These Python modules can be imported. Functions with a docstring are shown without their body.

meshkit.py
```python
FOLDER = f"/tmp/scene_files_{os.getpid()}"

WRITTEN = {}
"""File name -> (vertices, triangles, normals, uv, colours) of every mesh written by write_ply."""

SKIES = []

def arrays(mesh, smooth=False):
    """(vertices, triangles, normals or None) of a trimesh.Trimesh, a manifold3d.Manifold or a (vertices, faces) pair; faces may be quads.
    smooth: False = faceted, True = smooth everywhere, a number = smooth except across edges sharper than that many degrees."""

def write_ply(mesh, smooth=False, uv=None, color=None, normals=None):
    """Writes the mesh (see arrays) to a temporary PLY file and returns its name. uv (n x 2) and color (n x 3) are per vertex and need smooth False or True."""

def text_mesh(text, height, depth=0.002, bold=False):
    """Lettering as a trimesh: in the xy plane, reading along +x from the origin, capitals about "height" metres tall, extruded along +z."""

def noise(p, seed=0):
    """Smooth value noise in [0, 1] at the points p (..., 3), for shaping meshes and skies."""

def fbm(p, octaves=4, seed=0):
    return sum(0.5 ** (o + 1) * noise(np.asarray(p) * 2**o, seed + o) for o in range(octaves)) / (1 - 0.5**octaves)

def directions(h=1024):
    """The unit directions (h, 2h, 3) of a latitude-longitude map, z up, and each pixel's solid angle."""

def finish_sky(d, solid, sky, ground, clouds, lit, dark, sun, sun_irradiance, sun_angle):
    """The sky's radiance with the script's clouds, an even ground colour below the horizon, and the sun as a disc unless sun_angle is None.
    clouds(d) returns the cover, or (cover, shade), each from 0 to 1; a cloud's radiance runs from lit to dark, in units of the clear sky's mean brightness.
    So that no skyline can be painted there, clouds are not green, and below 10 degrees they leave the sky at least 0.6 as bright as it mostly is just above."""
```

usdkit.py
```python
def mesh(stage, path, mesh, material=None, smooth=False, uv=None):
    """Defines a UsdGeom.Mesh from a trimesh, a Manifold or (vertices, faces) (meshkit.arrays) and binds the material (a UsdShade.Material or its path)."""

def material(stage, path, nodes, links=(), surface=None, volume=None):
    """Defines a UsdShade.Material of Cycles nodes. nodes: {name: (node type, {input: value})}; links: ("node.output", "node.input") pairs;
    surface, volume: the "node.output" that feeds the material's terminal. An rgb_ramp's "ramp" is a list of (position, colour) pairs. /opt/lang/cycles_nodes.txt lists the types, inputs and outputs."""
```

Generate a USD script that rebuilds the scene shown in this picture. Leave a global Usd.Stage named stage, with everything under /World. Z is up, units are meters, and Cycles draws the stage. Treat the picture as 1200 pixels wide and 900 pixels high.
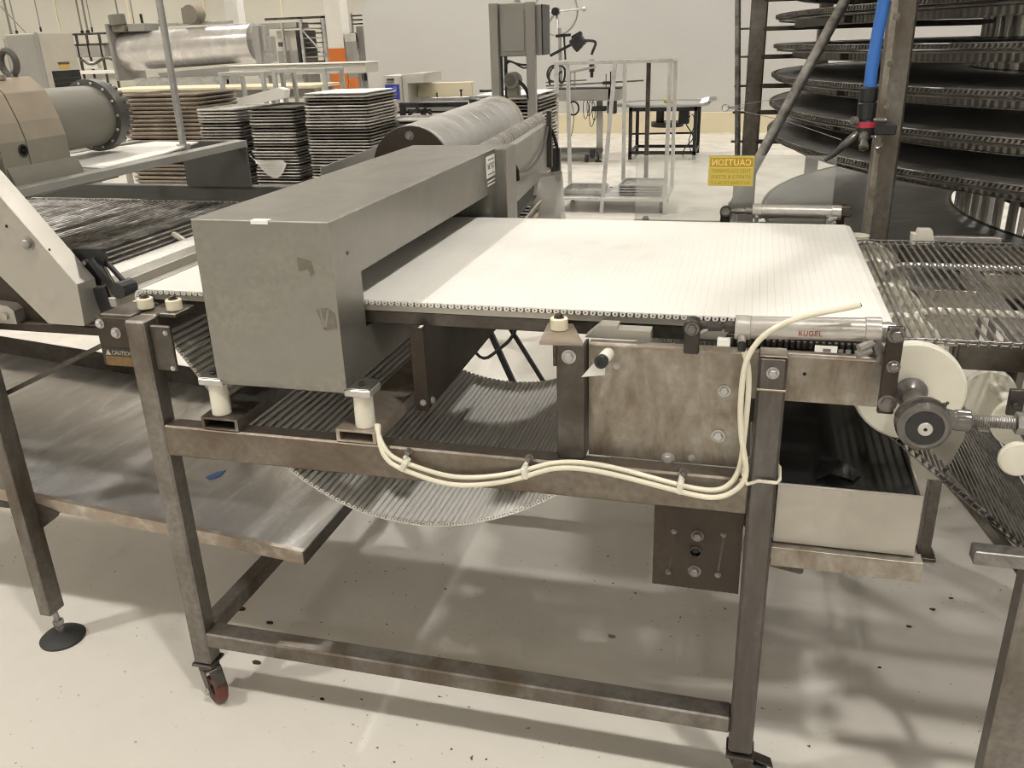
import math, numpy as np, trimesh, manifold3d, usdkit, meshkit
from shapely.geometry import Polygon, box as sbox, Point
from shapely import affinity
from pxr import Usd, UsdGeom, UsdLux, UsdShade, Sdf, Gf

stage = Usd.Stage.CreateInMemory()
UsdGeom.SetStageUpAxis(stage, UsdGeom.Tokens.z)
UsdGeom.SetStageMetersPerUnit(stage, 1.0)
world = UsdGeom.Xform.Define(stage, '/World')
UsdGeom.Scope.Define(stage, '/World/Looks')
rng = np.random.default_rng(7)

# ------------------------------------------------------------------ camera
EXPOSURE = -0.02
CAM_R = np.array([[0.96531983, 0.25915776, -0.03154189], [0.06812933, -0.36669745, -0.92784232], [-0.25202386, 0.89351566, -0.37163656]])
cam = UsdGeom.Camera.Define(stage, '/World/camera')
right, down, fwd = CAM_R
M4 = Gf.Matrix4d(*[float(v) for v in (*right, 0, *(-down), 0, *(-fwd), 0, 0, 0, 1.6, 1)])
cam.AddTransformOp().Set(M4)
cam.CreateHorizontalApertureAttr(36.0); cam.CreateVerticalApertureAttr(27.0)
cam.CreateFocalLengthAttr(1013.4 / 1200 * 36.0)
cam.CreateClippingRangeAttr(Gf.Vec2f(0.05, 200))
cam.CreateExposureAttr(EXPOSURE)

# ------------------------------------------------------------------ lights: the hall's high-bay lamps
LAMP_Z = 6.4
LAMP_C = (1, .965, .91)
LAMP_W = 640.0
LAMP_XY = [(1.7 + 6.0 * i, -.6 + 7.0 * j) for i in (-5, -4, -3, -2, -1, 0, 1) for j in (-1, 0, 1, 2, 3, 4)]
dome = UsdLux.DomeLight.Define(stage, '/World/hall_air')
dome.CreateIntensityAttr(0.02); dome.CreateColorAttr(Gf.Vec3f(1, .95, .88))

# ------------------------------------------------------------------ materials
LK = '/World/Looks/'
MATS = {}
def mat(name, nodes, links, surface='p.BSDF'):
    MATS[name] = usdkit.material(stage, LK + name, nodes, links, surface=surface)
    return name

def plain(name, col, rough=.5, metal=0., var=.12, scale=6., bump=0., spec=.5, rvar=.1, **kw):
    """a surface with gentle tone variation"""
    c = np.array(col, float)
    lo, hi = np.clip(c * (1 - var), 0, 1), np.clip(c * (1 + var), 0, 1)
    nodes = {'g': ('geometry', {}), 'n': ('noise_texture', {'scale': scale, 'detail': 4, 'roughness': .6}),
             'r': ('rgb_ramp', {'ramp': [(.3, lo), (.7, hi)]}),
             'm': ('map_range', {'from_min': .3, 'from_max': .7, 'to_min': max(rough - rvar, .02), 'to_max': min(rough + rvar, 1)}),
             'p': ('principled_bsdf', {'metallic': metal, 'specular_ior_level': spec, **kw})}
    links = [('g.position', 'n.vector'), ('n.fac', 'r.fac'), ('r.color', 'p.base_color'), ('n.fac', 'm.value'), ('m.result', 'p.roughness')]
    if bump:
        nodes['b'] = ('bump', {'strength': bump, 'distance': .003}); nodes['n2'] = ('noise_texture', {'scale': scale * 12, 'detail': 3})
        links += [('g.position', 'n2.vector'), ('n2.fac', 'b.height'), ('b.normal', 'p.normal')]
    return mat(name, nodes, links)

def steel(name, col, rough=.35, stain=(.12, .09, .06), amount=.5, scale=7., streak=(1, 1, 1), bump=.06, metal=1.0, rvar=.12, soft=.12, fine=60.):
    """stainless steel with water marks, grease and grain; streak stretches the marks"""
    nodes = {'g': ('geometry', {}), 'mp': ('mapping', {'scale': streak}),
             'n': ('noise_texture', {'scale': scale, 'detail': 6, 'roughness': .62, 'distortion': .4}),
             'r': ('rgb_ramp', {'ramp': [(amount - soft, (1, 1, 1)), (amount + soft, (0, 0, 0))]}),
             'n2': ('noise_texture', {'scale': fine, 'detail': 3}),
             'v': ('rgb_ramp', {'ramp': [(.3, np.array(col) * .8), (.7, np.clip(np.array(col) * 1.15, 0, 1))]}),
             'x': ('mix_color', {'a': stain}),
             'm': ('map_range', {'from_min': .3, 'from_max': .7, 'to_min': min(rough + rvar, 1), 'to_max': max(rough - rvar, .05)}),
             'mm': ('mix_float', {'a': metal * .55, 'b': metal}),
             'b': ('bump', {'strength': bump, 'distance': .002}),
             'p': ('principled_bsdf', {'specular_ior_level': .4})}
    links = [('g.position', 'mp.vector'), ('mp.vector', 'n.vector'), ('g.position', 'n2.vector'), ('n.fac', 'r.fac'), ('n2.fac', 'v.fac'),
             ('r.color', 'x.fac'), ('v.color', 'x.b'), ('x.result', 'p.base_color'), ('r.color', 'mm.fac'), ('mm.result', 'p.metallic'),
             ('n.fac', 'm.value'), ('m.result', 'p.roughness'), ('n2.fac', 'b.height'), ('b.normal', 'p.normal')]
    return mat(name, nodes, links)

steel('frame_steel', (.26, .245, .225), .42, (.105, .085, .062), .50, 6, (1, 1, .5))
steel('beam_steel', (.24, .212, .18), .45, (.11, .082, .055), .52, 5, (.7, 1, 1))
steel('leg_steel', (.20, .195, .19), .36, (.10, .09, .08), .42, 9, (1.5, 1.5, .35))
steel('panel_steel', (.42, .395, .35), .42, (.20, .165, .125), .475, 13, (1.5, 1, .65), soft=.16)
steel('flange_steel', (.72, .69, .64), .4, (.36, .3, .24), .4, 12, (1, 1, 1))
steel('brown_steel', (.075, .06, .047), .5, (.042, .032, .024), .5, 5, (1, 1, .6), metal=.7)
steel('dark_steel', (.15, .137, .122), .42, (.06, .05, .04), .5, 8)
steel('blasted_steel', (.29, .28, .25), .33, (.25, .24, .215), .4, 3, (1, 1, 1), bump=.04, rvar=.05)
steel('bright_steel', (.72, .70, .67), .3, (.5, .48, .45), .35, 5, bump=.03)
steel('polished_tray', (.86, .86, .87), .2, (.55, .53, .51), .40, 3.5, (2.4, .5, 1), bump=.03, rvar=.12)
steel('chrome', (.86, .85, .83), .12, (.16, .15, .14), .30, 60, bump=.02, soft=.05)
steel('rod_steel', (.62, .60, .57), .33, (.3, .27, .24), .4, 12, bump=.02)
steel('dull_rod_steel', (.42, .41, .39), .36, (.15, .14, .13), .45, 10, bump=.02)
steel('mesh_dark', (.125, .12, .112), .5, (.055, .052, .048), .5, 3, (1, 1, 1), metal=.75)
steel('spiral_rim', (.34, .325, .30), .4, (.13, .12, .11), .45, 6)
steel('galvanised', (.60, .60, .58), .38, (.42, .41, .40), .45, 8, bump=.03)
plain('belt_white', (.78, .762, .715), .42, var=.05, scale=3)
plain('belt_grey', (.68, .62, .50), .5, var=.14, scale=14)
plain('uhmw_white', (.74, .71, .60), .38, var=.06, scale=9, subsurface_weight=.15, subsurface_radius=(.6, .5, .4), subsurface_scale=.01)
plain('nylon_cream', (.80, .73, .56), .42, var=.07, scale=12)
plain('hose_cream', (.74, .70, .56), .36, var=.05, scale=8)
plain('black_plastic', (.015, .015, .016), .38, var=.3)
plain('black_gloss', (.010, .0105, .011), .16, var=.3, scale=3, rvar=.06)
plain('black_rubber', (.02, .02, .019), .62, var=.3)
plain('dark_grease', (.03, .024, .019), .45, var=.5, scale=40)
plain('red_rubber', (.12, .035, .022), .5, var=.3, scale=20)
plain('painted_grey', (.47, .44, .375), .46, var=.07, scale=5, bump=.05)
plain('sheet_beige', (.42, .40, .355), .40, metal=.6, var=.05, scale=4)
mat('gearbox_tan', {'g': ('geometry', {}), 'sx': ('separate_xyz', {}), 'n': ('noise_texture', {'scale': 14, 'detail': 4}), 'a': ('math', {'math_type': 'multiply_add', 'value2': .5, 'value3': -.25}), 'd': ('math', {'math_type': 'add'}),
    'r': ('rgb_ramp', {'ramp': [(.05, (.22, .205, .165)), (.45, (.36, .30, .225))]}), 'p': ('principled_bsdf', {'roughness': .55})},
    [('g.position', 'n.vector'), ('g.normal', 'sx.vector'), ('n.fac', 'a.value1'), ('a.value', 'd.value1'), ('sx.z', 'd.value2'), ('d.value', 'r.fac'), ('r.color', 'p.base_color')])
plain('gearbox_grey', (.19, .182, .15), .52, var=.16, scale=5, bump=.12)
plain('flange_dark', (.11, .108, .10), .42, metal=.5, var=.2, scale=9)
plain('blue_hose', (.04, .16, .52), .42, var=.05)
plain('red_label', (.42, .03, .06), .4, var=.05)
plain('red_ink', (.30, .02, .015), .5, var=.25, scale=200)
plain('sticker_yellow', (.58, .47, .09), .45, var=.04)
plain('sticker_ink', (.40, .26, .02), .5, var=.05)
plain('sticker_line', (.80, .62, .18), .45, var=.05)
plain('amber_label', (.17, .095, .03), .5, var=.3, scale=60)
plain('white_paint', (.80, .78, .73), .5, var=.03)
plain('white_label', (.86, .85, .80), .5, var=.03)
plain('grey_ink', (.16, .155, .15), .6, var=.1)
plain('residue', (.15, .135, .105), .62, var=.18, scale=60)
plain('wall_paint', (.55, .545, .525), .6, var=.025, scale=.6)
plain('far_wall_paint', (.60, .575, .50), .6, var=.03, scale=.4)
plain('curb_cream', (.74, .66, .47), .5, var=.03, scale=2)
plain('ceiling_paint', (.74, .72, .68), .7, var=.02, scale=.4)
plain('orange_paint', (.62, .17, .03), .5, var=.06, scale=5)
plain('cardboard_grey', (.42, .40, .37), .6, var=.1)
plain('clear_film', (.75, .74, .70), .3, var=.05)
plain('sheet_grey', (.33, .325, .30), .45, metal=.4, var=.08, scale=5)
plain('sheet_dark', (.12, .12, .11), .42, metal=.5, var=.12, scale=5)
plain('drum_bar_steel', (.30, .29, .27), .45, metal=.6, var=.15, scale=6)
# belt of the spiral: fine radial wires, worn to a dull shine
mat('spiral_mesh', {'g': ('geometry', {}), 'n': ('noise_texture', {'scale': 1.6, 'detail': 4, 'distortion': .6}), 'r': ('rgb_ramp', {'ramp': [(.3, (.17, .168, .16)), (.7, (.36, .355, .34))]}),
    'sx': ('separate_xyz', {}), 'mx': ('mapping', {'location': (-2.588, -4.182, 0)}), 'at': ('math', {'math_type': 'arctan2'}), 'mu': ('math', {'math_type': 'multiply', 'value2': 870.}), 'si': ('math', {'math_type': 'sine'}),
    'b': ('bump', {'strength': .7, 'distance': .003}), 'p': ('principled_bsdf', {'metallic': .25, 'roughness': .42})},
    [('g.position', 'n.vector'), ('n.fac', 'r.fac'), ('r.color', 'p.base_color'), ('g.position', 'mx.vector'), ('mx.vector', 'sx.vector'), ('sx.y', 'at.value1'), ('sx.x', 'at.value2'),
     ('at.value', 'mu.value1'), ('mu.value', 'si.value1'), ('si.value', 'b.height'), ('b.normal', 'p.normal')])
mat('spiral_ribs', {'g': ('geometry', {}), 'sx': ('separate_xyz', {}), 'mx': ('mapping', {'location': (-2.588, -4.182, 0)}), 'at': ('math', {'math_type': 'arctan2'}), 'mu': ('math', {'math_type': 'multiply', 'value2': 600.}), 'si': ('math', {'math_type': 'sine'}),
    'b': ('bump', {'strength': .5, 'distance': .004}), 'p': ('principled_bsdf', {'metallic': .8, 'roughness': .45, 'base_color': (.20, .19, .175)})},
    [('g.position', 'mx.vector'), ('mx.vector', 'sx.vector'), ('sx.y', 'at.value1'), ('sx.x', 'at.value2'), ('at.value', 'mu.value1'), ('mu.value', 'si.value1'), ('si.value', 'b.height'), ('b.normal', 'p.normal')])
plain('bed_dark', (.06, .06, .056), .5, var=.2)
plain('stand_grey', (.30, .29, .265), .5, var=.06, scale=5)
plain('table_grey', (.38, .375, .355), .45, metal=.3, var=.08, scale=5)
plain('sheet_beige2', (.56, .54, .49), .45, metal=.15, var=.05, scale=4)
plain('cart_white', (.56, .56, .54), .35, metal=.5, var=.05)
plain('cart_grey', (.50, .51, .49), .42, metal=.3, var=.06)
plain('navy_paint', (.03, .04, .08), .45, var=.1)
plain('drop_grey', (.26, .25, .22), .6, var=.1)
plain('duct_white', (.88, .87, .84), .4, var=.02)
plain('batten_tan', (.46, .40, .29), .6, var=.15, scale=8)
plain('amber_band', (.40, .36, .25), .45, metal=.4, var=.08)
plain('label_amber', (.58, .36, .08), .5, var=.05)
plain('label_dark', (.10, .06, .02), .5, var=.05)
plain('tray_brown', (.34, .29, .24), .45, metal=.4, var=.3, scale=4)
plain('drum_skin', (.46, .45, .43), .42, metal=.55, var=.10, scale=7)
steel('drum_mirror', (.80, .79, .77), .22, (.6, .58, .56), .4, 3, bump=.04)
mat('screen_blue', {'p': ('principled_bsdf', {'base_color': (.03, .04, .25), 'roughness': .25, 'emission_color': (.05, .07, .5), 'emission_strength': .12})}, [])
mat('screen_light', {'p': ('principled_bsdf', {'base_color': (.1, .12, .4), 'roughness': .25, 'emission_color': (.2, .25, .8), 'emission_strength': .2})}, [])
mat('dirt', {'p': ('principled_bsdf', {'base_color': (.035, .028, .02), 'roughness': .8})}, [])
mat('hole', {'p': ('principled_bsdf', {'base_color': (.008, .007, .006), 'roughness': .8})}, [])
mat('lamp_glow', {'e': ('emission', {'color': (1, .93, .82), 'strength': 30})}, [], 'e.emission')

def clear(name, tint, mixf=.08, rough=.06, ior=1.3, haze=.14):
    mat(name, {'f': ('fresnel', {'IOR': ior}), 'a': ('math', {'math_type': 'add', 'value2': mixf}), 't': ('transparent_bsdf', {'color': tint}),
               'g': ('glossy_bsdf', {'color': (1, 1, 1), 'roughness': rough}), 'm': ('mix_closure', {}), 'd': ('diffuse_bsdf', {'color': (.8, .8, .78)}), 'm2': ('mix_closure', {'fac': haze})},
        [('f.fac', 'a.value1'), ('a.value', 'm.fac'), ('t.BSDF', 'm.closure1'), ('g.BSDF', 'm.closure2'), ('m.closure', 'm2.closure1'), ('d.BSDF', 'm2.closure2')], 'm2.closure')
clear('acrylic', (.93, .94, .92), .03, .08)
clear('bag_film', (.86, .84, .78), .25, .25, haze=.3)

# floor: off-white sealed concrete, glossy, with specks, stains and hairline cracks
mat('floor_epoxy', {'g': ('geometry', {}),
    'n': ('noise_texture', {'scale': .9, 'detail': 5, 'roughness': .6}), 'r': ('rgb_ramp', {'ramp': [(.3, (.645, .61, .55)), (.5, (.665, .63, .57)), (.7, (.685, .655, .595))]}),
    'n3': ('noise_texture', {'scale': 3.2, 'detail': 7, 'roughness': .72, 'distortion': .6}), 'r3': ('rgb_ramp', {'ramp': [(.60, (0, 0, 0)), (.76, (1, 1, 1))]}),
    'x3': ('mix_color', {'b': (.46, .43, .37)}), 'm3': ('math', {'math_type': 'multiply', 'value2': .55}),
    'v': ('voronoi_texture', {'scale': 16, 'randomness': 1}) if False else ('noise_texture', {'scale': 55, 'detail': 2, 'roughness': .5}),
    'n4': ('noise_texture', {'scale': 1.7, 'detail': 2}),
    'rv': ('rgb_ramp', {'ramp': [(.70, (0, 0, 0)), (.72, (1, 1, 1))]}), 'r4': ('rgb_ramp', {'ramp': [(.45, (0, 0, 0)), (.58, (1, 1, 1))]}),
    'mv': ('math', {'math_type': 'multiply'}), 'x': ('mix_color', {'b': (.09, .075, .055)}),
    'nr': ('noise_texture', {'scale': 2.5, 'detail': 4}), 'mr': ('map_range', {'from_min': .3, 'from_max': .7, 'to_min': .2, 'to_max': .42}),
    'nb': ('noise_texture', {'scale': 38, 'detail': 3}), 'b': ('bump', {'strength': .03, 'distance': .002}),
    'p': ('principled_bsdf', {'specular_ior_level': .5})},
    [('g.position', q + '.vector') for q in ('n', 'n3', 'v', 'n4', 'nr', 'nb')] +
    [('n.fac', 'r.fac'), ('n3.fac', 'r3.fac'), ('r3.color', 'm3.value1'), ('m3.value', 'x3.fac'), ('r.color', 'x3.a'), ('v.fac', 'rv.fac'), ('n4.fac', 'r4.fac'),
     ('rv.color', 'mv.value1'), ('r4.color', 'mv.value2'), ('mv.value', 'x.fac'), ('x3.result', 'x.a'), ('x.result', 'p.base_color'),
     ('nr.fac', 'mr.value'), ('mr.result', 'p.roughness'), ('nb.fac', 'b.height'), ('b.normal', 'p.normal')])

def cols(name, lo, hi, rough, metal):
    """colour differs from copy to copy (object_info.random)"""
    mat(name, {'o': ('object_info', {}), 'r': ('rgb_ramp', {'ramp': [(0, lo), (.45, (np.array(lo) + np.array(hi)) / 2), (1, hi)]}), 'g': ('geometry', {}), 'n': ('noise_texture', {'scale': 9, 'detail': 4}),
               'x': ('mix_color', {'blend_type': 'multiply', 'fac': .5}), 'r2': ('rgb_ramp', {'ramp': [(.3, (.6, .57, .53)), (.65, (1.2, 1.2, 1.2))]}),
               'p': ('principled_bsdf', {'metallic': metal, 'roughness': rough})},
        [('o.random', 'r.fac'), ('g.position', 'n.vector'), ('n.fac', 'r2.fac'), ('r.color', 'x.a'), ('r2.color', 'x.b'), ('x.result', 'p.base_color')])
cols('pan_metal', (.17, .16, .145), (.80, .79, .76), .38, .85)

# ------------------------------------------------------------------ mesh helpers
def unit(v):
    v = np.asarray(v, float); return v / (np.linalg.norm(v) + 1e-12)
def frame(d, up=(0, 0, 1)):
    d = unit(d); up = np.array(up, float)
    if abs(d @ unit(up)) > .98: up = np.array([0, 1., 0]) if abs(d[1]) < .9 else np.array([1., 0, 0])
    s = unit(np.cross(up, d)); return s, np.cross(d, s), d
class MB:
    def __init__(self): self.m = []
    def add(self, t):
        self.m.append(t); return self
    def bx(self, x0, x1, y0, y1, z0, z1, b=.002):
        s = np.array([x1 - x0, y1 - y0, z1 - z0]); c = np.array([x0 + x1, y0 + y1, z0 + z1]) / 2
        return self.ob(c, np.eye(3), s, b)
    def ob(self, c, axes, s, b=.002):
        """oriented chamfered box: centre, rows of axes, full sizes"""
        h = np.array(s, float) / 2; b = min(b, .45 * h.min() * 2 * .5)
        sg = np.array([[i, j, k] for i in (-1, 1) for j in (-1, 1) for k in (-1, 1)], float)
        if b < 4e-4:
            t = trimesh.creation.box(extents=2 * h); P = None
        else:
            P = np.vstack([sg * (h - b * (1 - np.eye(3)[a])) for a in range(3)])
            t = trimesh.convex.convex_hull(P)
        v = np.array(t.vertices) @ np.array(axes) + c
        return self.add(trimesh.Trimesh(v, t.faces, process=False))
    def bar(self, p, q, w, h, up=(0, 0, 1), b=.002, ext=0.):
        """bar from p to q, w wide across, h high along up"""
        p, q = np.array(p, float), np.array(q, float); s, u, d = frame(q - p, up)
        return self.ob((p + q) / 2, np.array([s, u, d]), (w, h, np.linalg.norm(q - p) + ext), b)
    def cy(self, p, q, r, r2=None, n=20, b=0.):
        p, q = np.array(p, float), np.array(q, float); L = np.linalg.norm(q - p); r2 = r if r2 is None else r2
        prof = [(0, 0), (r, 0), (r2, L), (0, L)] if not b else [(0, 0), (r - b, 0), (r, b), (r2, L - b), (r2 - b, L), (0, L)]
        return self.lathe(prof, p, q - p, n)
    def lathe(self, prof, p, d, n=24):
        s, u, d = frame(d); a = np.linspace(0, 2 * np.pi, n, endpoint=False)
        ring = np.cos(a)[:, None] * s + np.sin(a)[:, None] * u
        V, F, idx = [], [], []
        for r, z in prof:
            if r < 1e-9: idx.append([len(V)] * n); V.append(np.array(p) + z * d)
            else:
                idx.append(list(range(len(V), len(V) + n))); V.extend(np.array(p) + z * d + r * ring)
        for A, B in zip(idx[:-1], idx[1:]):
            for k in range(n):
                l = (k + 1) % n
                if A[k] != A[l]: F.append((A[k], A[l], B[l]) if B[k] != B[l] else (A[k], A[l], B[k]))
                if B[k] != B[l]: F.append((A[k], B[l], B[k]))
        return self.add(trimesh.Trimesh(np.array(V), np.array(F), process=False))
    def tube(self, pts, r, n=8, closed=False):
        P = np.array(pts, float)
        t = (np.roll(P, -1, 0) - np.roll(P, 1, 0)) if closed else np.gradient(P, axis=0)
        t /= np.linalg.norm(t, axis=1, keepdims=True) + 1e-12
        s, u, _ = frame(t[0]); R = np.broadcast_to(r, (len(P),)); a = np.linspace(0, 2 * np.pi, n, endpoint=False); V = []
        for i in range(len(P)):
            s = unit(s - (s @ t[i]) * t[i]); u = np.cross(t[i], s)
            V.append(P[i] + R[i] * (np.cos(a)[:, None] * s + np.sin(a)[:, None] * u))
        V = np.vstack(V); F = []; m = len(P)
        for i in range(m if closed else m - 1):
            j = (i + 1) % m
            for k in range(n):
                l = (k + 1) % n; F += [(i * n + k, i * n + l, j * n + l), (i * n + k, j * n + l, j * n + k)]
        if not closed:
            for k in range(1, n - 1): F += [(0, k + 1, k), ((m - 1) * n, (m - 1) * n + k, (m - 1) * n + k + 1)]
        return self.add(trimesh.Trimesh(V, np.array(F), process=False))
    def prism(self, poly, o, ex, ey, depth):
        """2-D polygon (or shapely) in the plane o + u ex + v ey, extruded by the vector depth"""
        if not isinstance(poly, Polygon): poly = Polygon(poly)
        depth = np.array(depth, float); L = np.linalg.norm(depth)
        t = trimesh.creation.extrude_polygon(poly, L, engine='earcut')
        A = np.array([np.array(ex, float), np.array(ey, float), depth / L])
        v = np.array(t.vertices) @ A + np.array(o, float); f = np.array(t.faces)
        if np.linalg.det(A) < 0: f = f[:, ::-1]
        return self.add(trimesh.Trimesh(v, f, process=False))
    def xz(self, poly, y0, y1): return self.prism(poly, (0, y0, 0), (1, 0, 0), (0, 0, 1), (0, y1 - y0, 0))
    def yz(self, poly, x0, x1): return self.prism(poly, (x0, 0, 0), (0, 1, 0), (0, 0, 1), (x1 - x0, 0, 0))
    def xy(self, poly, z0, z1): return self.prism(poly, (0, 0, z0), (1, 0, 0), (0, 1, 0), (0, 0, z1 - z0))
    def bolt(self, p, d, r=.009, h=.007, washer=True):
        p = np.array(p, float); d = unit(d)
        if washer: self.cy(p, p + d * .0022, r * 1.45, n=16); p = p + d * .0022
        self.lathe([(0, 0), (r, 0), (r, h * .8), (r * .82, h), (0, h)], p, d, 6)
        return self
    def sheet(self, P, Q, th):
        """strip between two polylines (same length), thickness th along the strip's normal"""
        P, Q = np.array(P, float), np.array(Q, float); n = len(P); F = []
        nr = np.array([unit(np.cross(P[min(i + 1, n - 1)] - P[max(i - 1, 0)], Q[i] - P[i])) for i in range(n)]) * th
        V = np.vstack([P, Q, P + nr, Q + nr])
        for i in range(n - 1):
            a, b, c, d = i, i + 1, n + i + 1, n + i; e = 2 * n
            F += [(a, c, b), (a, d, c), (a + e, b + e, c + e), (a + e, c + e, d + e), (a, b, b + e), (a, b + e, a + e), (d, d + e, c + e), (d, c + e, c)]
        for i in (0, n - 1): F += [(i, 2 * n + i, 3 * n + i), (i, 3 * n + i, n + i)]
        return self.add(trimesh.Trimesh(V, np.array(F), process=False))
    def text(self, s, h, o, ex, ey, depth=.0006, bold=False, center=True, w=None):
        t = meshkit.text_mesh(s, h, depth, bold); v = np.array(t.vertices)
        if w: v[:, 0] *= w / (v[:, 0].max() - v[:, 0].min())
        if center: v[:, :2] -= (v[:, :2].max(0) + v[:, :2].min(0)) / 2
        ex, ey = unit(ex), unit(ey); A = np.array([ex, ey, np.cross(ex, ey)])
        return self.add(trimesh.Trimesh(v @ A + np.array(o, float), t.faces, process=False))
    def mesh(self):
        V, F, k = [], [], 0
        for t in self.m:
            V.append(np.array(t.vertices)); F.append(np.array(t.faces) + k); k += len(t.vertices)
        return np.vstack(V), np.vstack(F)

NAMES = {}
def free(parent, name):
    k = NAMES.get((parent, name), 0); NAMES[(parent, name)] = k + 1
    return f'{parent}/{name}' + (f'_{k:03d}' if k else '')
def keys(prim, **kw):
    for k, v in kw.items():
        if v: prim.SetCustomDataByKey(k, v)
JOINED = {'lettering', 'marking', 'fine_print', 'headline', 'barcode', 'name_label', 'tape_mark', 'edge_fold', 'threaded_rod', 'hinge'}
def clusters(mb, gap=.0012):
    """groups of the pieces whose boxes touch: each group becomes a part of its own"""
    B = [np.r_[np.array(t.vertices).min(0) - gap, np.array(t.vertices).max(0) + gap] for t in mb.m]; n = len(B); g = list(range(n))
    def root(i):
        while g[i] != i: i = g[i]
        return i
    for i in range(n):
        for j in range(i):
            if (B[i][:3] <= B[j][3:]).all() and (B[j][:3] <= B[i][3:]).all(): g[root(i)] = root(j)
    out = {}
    for i in range(n): out.setdefault(root(i), MB()).m.append(mb.m[i])
    return list(out.values())
class Part:
    def __init__(self, path, loc): self.path, self.loc = path, loc
    def part(self, name, mb, m, label=None, kind=None, smooth=35, xf=None):
        if isinstance(mb, MB) and kind != 'stuff' and name not in JOINED and xf is None and len(mb.m) > 1:
            gs = clusters(mb)
            if 1 < len(gs) <= 14:
                ps = [self.part(name, g, m, label, kind, smooth) for g in gs]
                return ps[0]
        path = free(self.path, name); v, f = mb.mesh() if isinstance(mb, MB) else mb
        if xf is None: v = v - self.loc
        g = usdkit.mesh(stage, path, (v, f), LK + m, smooth=smooth)
        if xf is not None:
            X = np.array(xf, float); X[3, :3] -= self.loc
            g.AddTransformOp().Set(Gf.Matrix4d(*[float(q) for q in X.ravel()]))
        keys(g.GetPrim(), label=label, kind=kind)
        return Part(path, self.loc if xf is None else np.zeros(3))
class Thing(Part):
    def __init__(self, name, label, cat, loc=(0, 0, 0), group=None, kind=None, rotz=0.):
        self.loc = np.array(loc, float); self.path = free('/World', name); self.name = name
        x = UsdGeom.Xform.Define(stage, self.path); x.AddTranslateOp().Set(Gf.Vec3d(*map(float, loc)))
        keys(x.GetPrim(), label=label, category=cat, group=group, kind=kind); self.cat, self.group = cat, group
def copy(src, loc, rotz=0., label=None, group=None):
    path = free('/World', src.name); x = UsdGeom.Xform.Define(stage, path)
    x.GetPrim().GetReferences().AddInternalReference(src.path)
    x.ClearXformOpOrder()
    x.AddTranslateOp(opSuffix='place').Set(Gf.Vec3d(*map(float, loc))); x.AddRotateZOp(opSuffix='place').Set(math.degrees(rotz))
    keys(x.GetPrim(), label=label, category=src.cat, group=group or src.group); x.GetPrim().SetInstanceable(True)
    return path
def solo(name, label, cat, mb, m, group=None, kind=None, smooth=35, loc=None):
    v, f = mb.mesh(); loc = np.array(loc if loc is not None else [(v[:, 0].min() + v[:, 0].max()) / 2, (v[:, 1].min() + v[:, 1].max()) / 2, v[:, 2].min()])
    path = free('/World', name); g = usdkit.mesh(stage, path, (v - loc, f), LK + m, smooth=smooth)
    g.AddTranslateOp().Set(Gf.Vec3d(*map(float, loc))); keys(g.GetPrim(), label=label, category=cat, group=group, kind=kind)
    return Part(path, loc)
def struct(name, mb, m, smooth=35):
    return solo(name, None, None, mb, m, kind='structure', smooth=smooth)
def spline(pts, n, closed=False):
    from scipy.interpolate import CubicSpline
    P = np.array(pts, float); d = np.r_[0, np.cumsum(np.linalg.norm(np.diff(P, axis=0), axis=1) ** .5)]
    return CubicSpline(d, P)(np.linspace(0, d[-1], n))

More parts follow.
